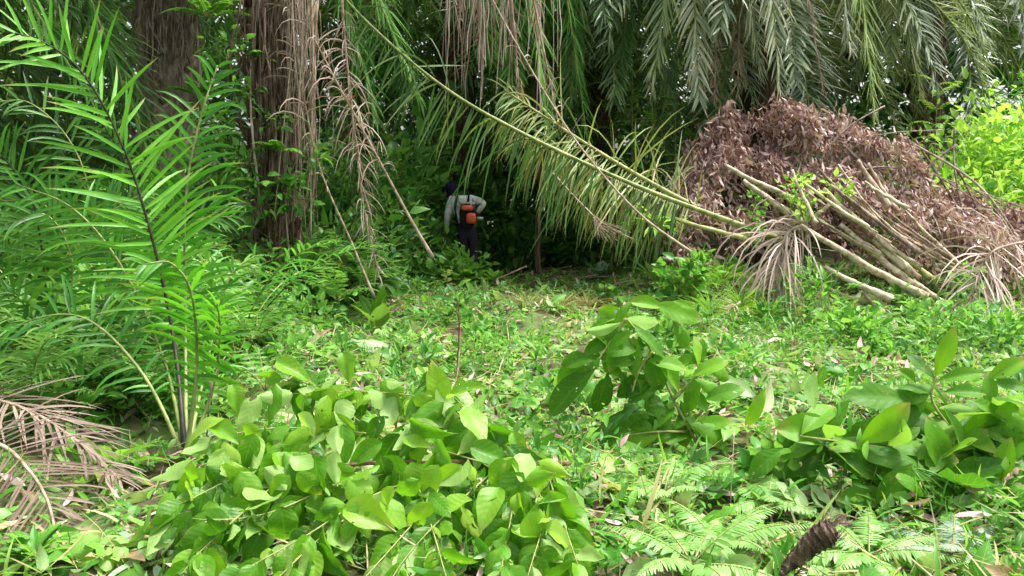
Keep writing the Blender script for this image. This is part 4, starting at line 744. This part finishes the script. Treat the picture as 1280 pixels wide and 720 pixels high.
big_branch('cut branch with the largest dark glossy leaves, at the right edge', gb(1230, 640), [[(1240, 610, 0), (1195, 545, 0), (1165, 500, 0), (1172, 470, 0)], [(1195, 545, 0), (1120, 560, -.1), (1050, 552, -.1), (1000, 545, -.1)], [(1195, 545, 0), (1230, 520, 0), (1250, 500, 0)], [(1120, 560, -.1), (1110, 590, -.2), (1120, 630, -.25)], [(1195, 545, 0), (1180, 590, -.2), (1190, 620, -.3)], [(1195, 560, -.1), (1150, 600, -.3), (1175, 640, -.45)], [(1230, 570, -.1), (1250, 610, -.3), (1265, 645, -.45)]],
           [((1169, 472), (1194, 410), .8, .8), ((1172, 476), (1232, 462), 1., .6), ((1166, 482), (1124, 492), 1.4, .4), ((1180, 490), (1235, 488), 1.2, .35), ((1233, 475), (1284, 446), 1.1, .7), ((1239, 520), (1290, 498), 1.2, .9), ((1227, 537), (1290, 556), 1.2, .6), ((1227, 543), (1262, 612), 1.2, .3), ((1056, 549), (976, 528), 1.2, .75), ((1052, 556), (950, 574), 1.3, .15), ((1025, 560), (995, 612), 1.2, .4), ((1019, 463), (1012, 514), 1.1, -.3), ((1092, 545), (1132, 532), 1.2, .6), ((1135, 549), (1204, 537), .5, -.9), ((1085, 615), (1056, 642), 1.3, -.8), ((1105, 620), (1155, 650), .7, .9), ((1172, 634), (1284, 652), 1.1, .8), ((1215, 640), (1290, 670), 1.2, .7), ((1140, 580), (1100, 630), 1.2, .3), ((1150, 580), (1150, 650), 1.2, .3), ((1170, 560), (1225, 600), 1.3, .35), ((1190, 560), (1190, 640), 1.2, .3), ((1120, 570), (1070, 610), 1.2, .45), ((1160, 500), (1100, 530), 1.2, .3), ((1180, 510), (1210, 560), 1.2, .25), ((1210, 500), (1270, 520), 1.1, .45), ((1145, 480), (1130, 460), 1., .5), ((1140, 500), (1060, 490), 1.0, .3), ((1215, 560), (1250, 640), 1.1, .2), ((980, 560), (935, 590), 1.1, .35), ((1060, 500), (1030, 540), 1., .4), ((1095, 520), (1050, 575), 1.1, .35), ((1240, 480), (1290, 480), 1.1, .4)], 4.7, 120, .4, Lr=(.2, .38))
t = empty('flower_spike', P(1140, 585, 4.35)); tag(t, 'pale yellow flower spikes hanging from the right cut branch', 'flower spike'); mb = MB()
for e in ((1184, 600), (1180, 612), (1175, 622), (1160, 618), (1190, 608)): mb.tube(polyline([P(1140, 585, 4.35), P((1140+e[0])/2, (585+e[1])/2-3, 4.3), P(*e, 4.28)], 10), .0045, 5, jit=.3)
part('spikes', mb, M['fern'], t)

# twigs in the clearing
def twig(label, pts, r, subs=(), mat='twig', group='bare twigs in the clearing'):
    mb = MB(); c = polyline(pts, 16); mb.tube(c, np.linspace(r, r*.5, len(c)), 6, jit=.05)
    for s in subs: q = polyline(s, 8); mb.tube(q, np.linspace(r*.6, r*.3, len(q)), 5)
    return solo('twig', mb, M[mat], A(pts[0]), label, 'twig', group)
Yt = 6.8
twig('thin upright brown twig in the middle of the clearing', [G(568, 500), P(572, 450, Yt), P(574, 402, Yt), P(572, 372, Yt)], .008, [[P(560, 403, Yt), P(590, 401, Yt)], [P(574, 402, Yt), P(568, 376, Yt-.05)]])
twig('forked brown twig sticking out of the leafy branch', [P(545, 508, 4.6), P(562, 492, 4.7), P(571, 470, 4.8), P(574, 440, 4.9), P(576, 405, 5.0)], .006, [[P(562, 492, 4.7), P(572, 484, 4.7)]])
twig('short twig leaning out above the leafy branch', [P(478, 498, 4.4), P(492, 480, 4.5), P(512, 464, 4.6)], .004)
twig('brown branch end lying right of the leafy branch', [gb(650, 588)+A([0, 0, .07]), gb(690, 584)+A([0, 0, .07]), gb(712, 582)+A([0, 0, .05])], .013)
twig('long pale stem slanting over the cut leaves at lower right', [gb(768, 545)+A([0, 0, .1]), gb(850, 590)+A([0, 0, .12]), gb(912, 650)+A([0, 0, .1]), gb(940, 690)+A([0, 0, .06])], .004, mat='rachisdark')
twig('bent pale twig standing left of the leafy branch', [gb(258, 560), P(262, 500, 5.2), P(268, 470, 5.2), P(285, 440, 5.3)], .007, [[P(266, 480, 5.2), P(245, 470, 5.2)]], mat='vine')
twig('straight stem standing between the ferns at lower right', [gb(912, 655), P(915, 590, 4.4), P(918, 540, 4.5)], .003, mat='rachisdead')
for i in range(26):
    px, py = rng.uniform(280, 1250), rng.uniform(385, 700); a = G(px, py)+A([0, 0, .05]); an = rng.random()*PI; l = rng.uniform(.2, .6); b = a+A([math.cos(an)*l, math.sin(an)*l, rng.normal(0, .04)])
    twig('bare dry twig lying loose among the cut leaves', [a, (a+b)/2+rng.normal(0, .03, 3), b], rng.uniform(.003, .007), mat=['twig', 'rachisdead', 'vine'][i % 3], group='loose twigs among the leaves')
# orange dead leaf, brown stub
mb = MB(); one_leaf(mb, P(655, 582, 4.75), P(654, 545, 4.8), 1.1, A([.2, -.9, .3]), HI_OV[0], .5)
m_or = leaf_mat('orange_dead_leaf', [(0, (.4, .16, .07)), (1, (.6, .3, .16))], trans=.2, rough=.7)
solo('dead_leaf', mb, m_or, P(655, 582, 4.75), 'upright orange brown dead leaf on the branch end right of the leafy branch', 'dead leaf')
sb = P(966, 726, 3.45); mb = MB(); c = polyline([sb, P(985, 708, sb[1]+.02), P(1012, 682, sb[1]), P(1030, 668, sb[1]-.02), P(1044, 661, sb[1]-.03)], 72)
t = empty('palm_stub', sb); tag(t, 'knobbly dark brown ringed stub sticking up at the bottom right', 'stub')
rr = np.interp(np.linspace(0, 1, len(c)), [0, .3, .6, .85, 1], [.03, .038, .06, .062, .035])*.8*(1+.09*np.sin(np.cumsum(rng.uniform(.3, 1.3, len(c))))); mb.tube(c, rr, 16, jit=.07); part('body', mb, M['bark'], t)
mb = MB()
for i in range(130):
    q = c[rng.integers(4, len(c))]; a = rng.random()*6.28; o = A([math.cos(a), math.sin(a)*.6, math.sin(a)]); mb.stamp(T_DD[i % 3], (q+o*.036)[None], (o*.5+A([.7, 0, .5])+rng.normal(0, .25, 3))[None], o[None], .055, A([rng.random()*.4]))
part('scales', mb, M['deadbrown'], t)
s2 = gb(905, 690); mb = MB(); mb.tube(polyline([s2, s2+A([0, 0, .06]), s2+A([.01, 0, .13])], 6), [.035, .04, .045, .04, .03, .02, .02], 9, jit=.15)
solo('rotten_stump', mb, M['bark'], s2, 'small rotten dark stump between the bottom ferns', 'stump')

# ------------------------------------------------------------------ ground cover (uncountable)
def scatter(n, y0=3.2, y1=16.5, pw=1.0, xr=.66):
    y = y0+(y1-y0)*rng.random(n)**pw; x = (rng.random(n)*2-1)*(y*xr+.3); return x, y
def clearmask(x, y): return np.where((y > 15.4) & (x > -.6) & (x < 2.4), rng.random(len(x)) < .35, True)
lit = MB(); T_LT = [leaf_tpl(5, 4, w, sh, f, d, wv, curl=c, seed=30+i) for i, (w, sh, f, d, wv, c) in enumerate(((.5, 'ovate', .3, .3, .05, 0), (.4, 'ovate', .5, .6, .04, .2), (.55, 'round', .2, .2, .08, .5), (.3, 'lance', .4, .5, .03, 0), (.42, 'ovate', .1, -.4, .06, .3)))]
def lay(n, tpls, size, hmax, tilt, mat, rb, rv, name, pw=1.0, sj=.4, upright=0., label='', dens=None):
    mb = MB(); x, y = scatter(n, pw=pw); mk = clearmask(x, y)
    pt_ = np.sin(x*2.3+1.2*np.sin(y*1.9))*np.sin(y*2.9+1.5*np.sin(x*1.4))
    mk &= rng.random(n) < np.clip(.8+.85*pt_, .22, 1)*np.where((x < -.95) & (y < 5.9), .3, 1)
    x, y = x[mk], y[mk]; n = len(x)
    d = nz(np.c_[rng.normal(size=n), rng.normal(size=n), rng.normal(0, tilt, n)+upright]); nr = nz(np.c_[rng.normal(0, tilt*1.3, n), rng.normal(0, tilt*1.3, n)-.15, np.ones(n)])
    flip = rng.random(n) < .22; nr[flip] *= -1
    bumpy = .5+.5*np.sin(x*1.7+y*.9)*np.sin(y*2.3-x*.6)
    z = gh(x, y)+.015+hmax*rng.random(n)*(.25+.75*bumpy); r = np.clip(rb+rv*(rng.random(n)-.5)+.12*np.sin(x*2.2+y*3.1), 0, 1); k = rng.integers(0, len(tpls), n)
    s = size*np.clip(1+sj*rng.normal(size=n), .35, 2.2)
    for i, tp in enumerate(tpls):
        m = k == i; mb.stamp(tp, np.c_[x, y, z][m], d[m], nr[m], s[m], r[m])
    o = struct(name, mb, M[mat], 'stuff'); o['label'] = label
def sprig(nl, L, tpl, seed):
    q = np.random.default_rng(seed); mb = MB(); c = polyline([(0, 0, 0), (.04, .5, .06), (q.normal(0, .12), 1, .0)], 8); mb.tube(c, [.012, .006], 4, r=.3)
    for i in range(nl):
        u = .15+.85*(i+.5)/nl; k = int(u*(len(c)-1)); sg = 1 if i % 2 else -1; d = A([sg*q.uniform(.5, 1), q.uniform(.3, .8), q.normal(.1, .35)])
        mb.stamp(tpl[i % len(tpl)], c[k][None], d[None], A([[q.normal(0, .3), q.normal(0, .3), 1]]), L*q.uniform(.7, 1.15), A([.5]))
    return np.concatenate(mb.v), np.concatenate(mb.f), np.concatenate(mb.uv)
SPR = [sprig(11, .32, T_LT[:2], 1), sprig(16, .24, [T_LT[3]], 2), sprig(9, .4, T_LT[:3], 3), sprig(30, .16, T_SL, 4)]
lay(1700, SPR, .3, .07, .16, 'weed', .55, 1., 'cut_sprigs', 1.0, sj=.25, upright=.02, label='cut leafy sprigs lying in all directions over the clearing')
lay(900, SPR, .32, .08, .18, 'litter', .5, .8, 'wilted_sprigs', 1.0, sj=.25, upright=.02, label='wilting pale sprigs lying over the clearing')
lay(15000, T_LT, .11, .10, .6, 'litter', .45, .95, 'leaf_litter', 1.1, label='cut leaves of all sizes strewn over the clearing')
lay(1500, T_LT, .2, .12, .55, 'litter', .5, .9, 'large_leaf_litter', 1.0, label='large cut leaves strewn over the clearing')
lay(36000, T_SM+T_SL, .07, .14, .55, 'weed', .55, 1., 'ground_cover_leaves', 1.1, upright=.35, label='small green leaves of low weeds covering the ground')
lay(5200, [leaf_tpl(4, 2, .06, 'strap', .3, dd, 0, seed=60+i) for i, dd in enumerate((.3, .7, 1.))], .2, .05, .5, 'grass', .5, .9, 'grass', 1.1, upright=.8, label='grass blades among the cut leaves')
lay(13000, [leaf_tpl(3, 2, .03, 'strap', .2, dd, 0, seed=70+i) for i, dd in enumerate((.1, -.3))], .24, .14, .25, 'straw', .65, .9, 'dry_litter', 1.1, label='dry stems and straw among the cut leaves')
lay(9500, T_DD, .1, .13, .4, 'deadbrown', .6, .8, 'dead_leaf_litter', 1.0, label='brown dead leaves among the cut leaves')

# ------------------------------------------------------------------ the worker and the brush cutter
YP = 14.7; gp = P(583, 345, YP); gp[2] = gh(gp[0], gp[1])
def W(px, py, dy=0.): return P(px, py, YP+dy)
J = {'pelvis': W(584, 288), 'spine': W(581, 272, .02), 'chest': W(577, 257, .05), 'neck': W(568, 247, .10), 'head0': W(565, 242, .13), 'head1': W(563, 235, .15),
     'shL': W(564, 250, .04), 'elL': W(559, 271, .0), 'wrL': W(558, 288, .12), 'haL': W(561, 294, .2), 'shR': W(590, 249, .0), 'elR': W(606, 254, -.12), 'wrR': W(596, 266, -.05), 'haR': W(591, 270, .02),
     'hipL': W(579, 292), 'knL': W(579, 317, .06), 'anL': W(580, 342, -.03), 'toL': W(577, 346, .14), 'hipR': W(590, 292), 'knR': W(592, 317, .08), 'anR': W(593, 342, .0), 'toR': W(594, 346, .17)}
RAD = {'pelvis': .125, 'spine': .12, 'chest': .135, 'neck': .05, 'head0': .075, 'head1': .085, 'shL': .065, 'elL': .045, 'wrL': .032, 'haL': .036, 'shR': .065, 'elR': .045, 'wrR': .032, 'haR': .036, 'hipL': .09, 'knL': .06, 'anL': .042, 'toL': .035, 'hipR': .09, 'knR': .06, 'anR': .042, 'toR': .035}
ED = [('pelvis', 'spine'), ('spine', 'chest'), ('chest', 'neck'), ('neck', 'head0'), ('head0', 'head1'), ('chest', 'shL'), ('shL', 'elL'), ('elL', 'wrL'), ('wrL', 'haL'), ('chest', 'shR'), ('shR', 'elR'), ('elR', 'wrR'), ('wrR', 'haR'), ('pelvis', 'hipL'), ('hipL', 'knL'), ('knL', 'anL'), ('anL', 'toL'), ('pelvis', 'hipR'), ('hipR', 'knR'), ('knR', 'anR'), ('anR', 'toR')]
def skin(name, names, mat, grow, parent, root):
    idx = {n: i for i, n in enumerate(names)}; me = bpy.data.meshes.new(name)
    me.from_pydata([tuple(J[n]-gp) for n in names], [(idx[a], idx[b]) for a, b in ED if a in idx and b in idx], []); o = bpy.data.objects.new(name, me); COL.objects.link(o); o.parent = parent
    md = o.modifiers.new('skin', 'SKIN'); md.use_smooth_shade = True
    for i, n in enumerate(names): r = RAD[n]*grow; me.skin_vertices[0].data[i].radius = (r, r); me.skin_vertices[0].data[i].use_root = (n == root)
    sd = o.modifiers.new('sub', 'SUBSURF'); sd.levels = 2; sd.render_levels = 2; me.materials.append(mat); return o
pt = empty('person', gp); tag(pt, 'worker seen from behind in dark cap and grey shirt, brush cutter on back', 'person')
skin('body', list(J), plain('skin_tone', (.2, .11, .07), .5), 1., pt, 'pelvis')
skin('shirt', ['pelvis', 'spine', 'chest', 'shL', 'elL', 'wrL', 'shR', 'elR', 'wrR'], plain('grey_shirt', (.62, .62, .66), .9, .1, sc=14, var=.35), 1.3, pt, 'pelvis')
skin('trousers', ['spine', 'pelvis', 'hipL', 'knL', 'anL', 'hipR', 'knR', 'anR'], plain('dark_trousers', (.035, .028, .045), .9, .1), 1.22, pt, 'pelvis')
def blob(c, r, k=14, n=10, sq=1.):
    mb = MB(); th = np.linspace(.02, PI-.02, n); ph = np.arange(k+1)*2*PI/k; f = lambda v: np.sign(v)*abs(v)**sq
    Tt, Ph = np.meshgrid(th, ph, indexing='ij'); v = np.stack([f(np.sin(Tt)*np.cos(Ph))*r[0], f(np.sin(Tt)*np.sin(Ph))*r[1], f(np.cos(Tt))*r[2]], -1)+A(c); mb.add(v, grid_faces(n, k+1)); return mb
h = (J['head0']+J['head1'])/2
mb = blob(h+A([0, 0, .03]), (.105, .12, .125)); mb.tube(A([h+A([-.05, .06, .03]), h+A([-.14, .1, .01])]), [.06, .045], 8); part('cap', mb, plain('dark_cap', (.012, .013, .03), .9, .1), pt, gp)
mb = blob(h+A([-.085, -.02, -.02]), (.02, .03, .035)); part('ear', mb, plain('ear_skin', (.3, .2, .15), .5), pt, gp)
mb = MB()
for s in ('L', 'R'): mb.tube(A([J['an'+s]+A([0, -.05, .1]), J['an'+s]+A([0, -.02, -.02]), J['to'+s]+A([0, 0, .0])]), [.06, .06, .045], 8)
part('boots', mb, plain('boots', (.03, .03, .03), .6), pt, gp)
bc = W(588, 266, -.22); t = empty('brush_cutter', A([bc[0], bc[1], bc[2]-.2])); tag(t, 'orange brush cutter engine carried on the back of the worker', 'brush cutter')
om = plain('orange_housing', (.6, .09, .03), .4, .5); gm = plain('grey_frame', (.4, .42, .4), .6); km = plain('black_strap', (.01, .01, .012), .8)
mb = blob(W(589, 273, -.26), (.085, .07, .09), sq=.6); part('engine', mb, om, t)
mb = blob(W(584, 260, -.24), (.1, .06, .045), sq=.6); part('fuel_tank', mb, om, t)
mb = MB(); mb.tube(A([W(580, 246, -.16), W(579, 262, -.19), W(581, 284, -.17)]), .02, 6); mb.tube(A([W(588, 246, -.16), W(589, 262, -.19), W(588, 284, -.17)]), .02, 6); mb.tube(A([W(575, 254, -.17), W(594, 254, -.17)]), .02, 6); part('frame', mb, gm, t)
mb = blob(W(578, 250, -.2), (.07, .05, .07), sq=.7); part('air_filter', mb, plain('grey_cover', (.5, .55, .5), .5), t)
mb = blob(W(584, 270, -.17), (.13, .045, .21), sq=.7); part('back_pad', mb, km, t)
mb = MB(); mb.tube(A([W(597, 273, -.26), W(604, 273, -.26)]), [.03, .02], 8); part('exhaust', mb, gm, t)
mb = MB()
for x in (570, 585): mb.tube(polyline([W(x, 244, .06), W(x+1, 246, -.1), W(x-1, 262, -.17), W(x+2, 282, -.12)], 10), .02, 6)
part('strap', mb, km, t)
mb = MB(); mb.tube(polyline([W(592, 278, -.2), W(575, 290, .25), W(556, 300, .5), W(520, 318, 1.0)], 12), .014, 6); part('shaft', mb, gm, t)
# ------------------------------------------------------------------ light, camera
w = bpy.data.worlds.new('World'); SC.world = w; w.use_nodes = True; nt = w.node_tree; nt.nodes.clear()
sky = nt.nodes.new('ShaderNodeTexSky'); sky.sky_type = 'NISHITA'; sky.sun_disc = False; EL, RO = math.radians(68), math.radians(75)
sky.sun_elevation = EL; sky.sun_rotation = RO; sky.air_density = 1.0; sky.dust_density = 6.0; sky.ozone_density = .6
hs = nt.nodes.new('ShaderNodeHueSaturation'); hs.inputs['Saturation'].default_value = .35; nt.links.new(sky.outputs[0], hs.inputs['Color'])
bg = nt.nodes.new('ShaderNodeBackground'); bg.inputs[1].default_value = .105; nt.links.new(hs.outputs[0], bg.inputs[0]); ow = nt.nodes.new('ShaderNodeOutputWorld'); nt.links.new(bg.outputs[0], ow.inputs[0])
sl = bpy.data.lights.new('sun', 'SUN'); sl.energy = 1.5; sl.angle = math.radians(10); sl.color = (1, .96, .9); so = bpy.data.objects.new('sun', sl); COL.objects.link(so)
sd = A([math.sin(RO)*math.cos(EL), math.cos(RO)*math.cos(EL), math.sin(EL)]); so.rotation_euler = Vector(sd).to_track_quat('Z', 'Y').to_euler(); so.location = (0, -5, 20)
cam = bpy.data.cameras.new('camera'); cam.sensor_width = 36; cam.lens = F*36/1280; cam.clip_end = 500; cam.clip_start = .05
co = bpy.data.objects.new('camera', cam); COL.objects.link(co); co.location = (0, 0, CAMZ); co.rotation_euler = (math.radians(90)+PITCH, 0, 0); SC.camera = co
SC.view_settings.view_transform = 'Standard'; SC.view_settings.look = 'None'; SC.view_settings.exposure = 2.0; SC.view_settings.gamma = 1
SC.render.engine = 'CYCLES'; cy = SC.cycles; cy.max_bounces = 6; cy.diffuse_bounces = 3; cy.glossy_bounces = 2; cy.transmission_bounces = 4; cy.transparent_max_bounces = 8; cy.use_denoising = True; cy.use_adaptive_sampling = True; cy.adaptive_threshold = .02
cy.caustics_reflective = False; cy.caustics_refractive = False
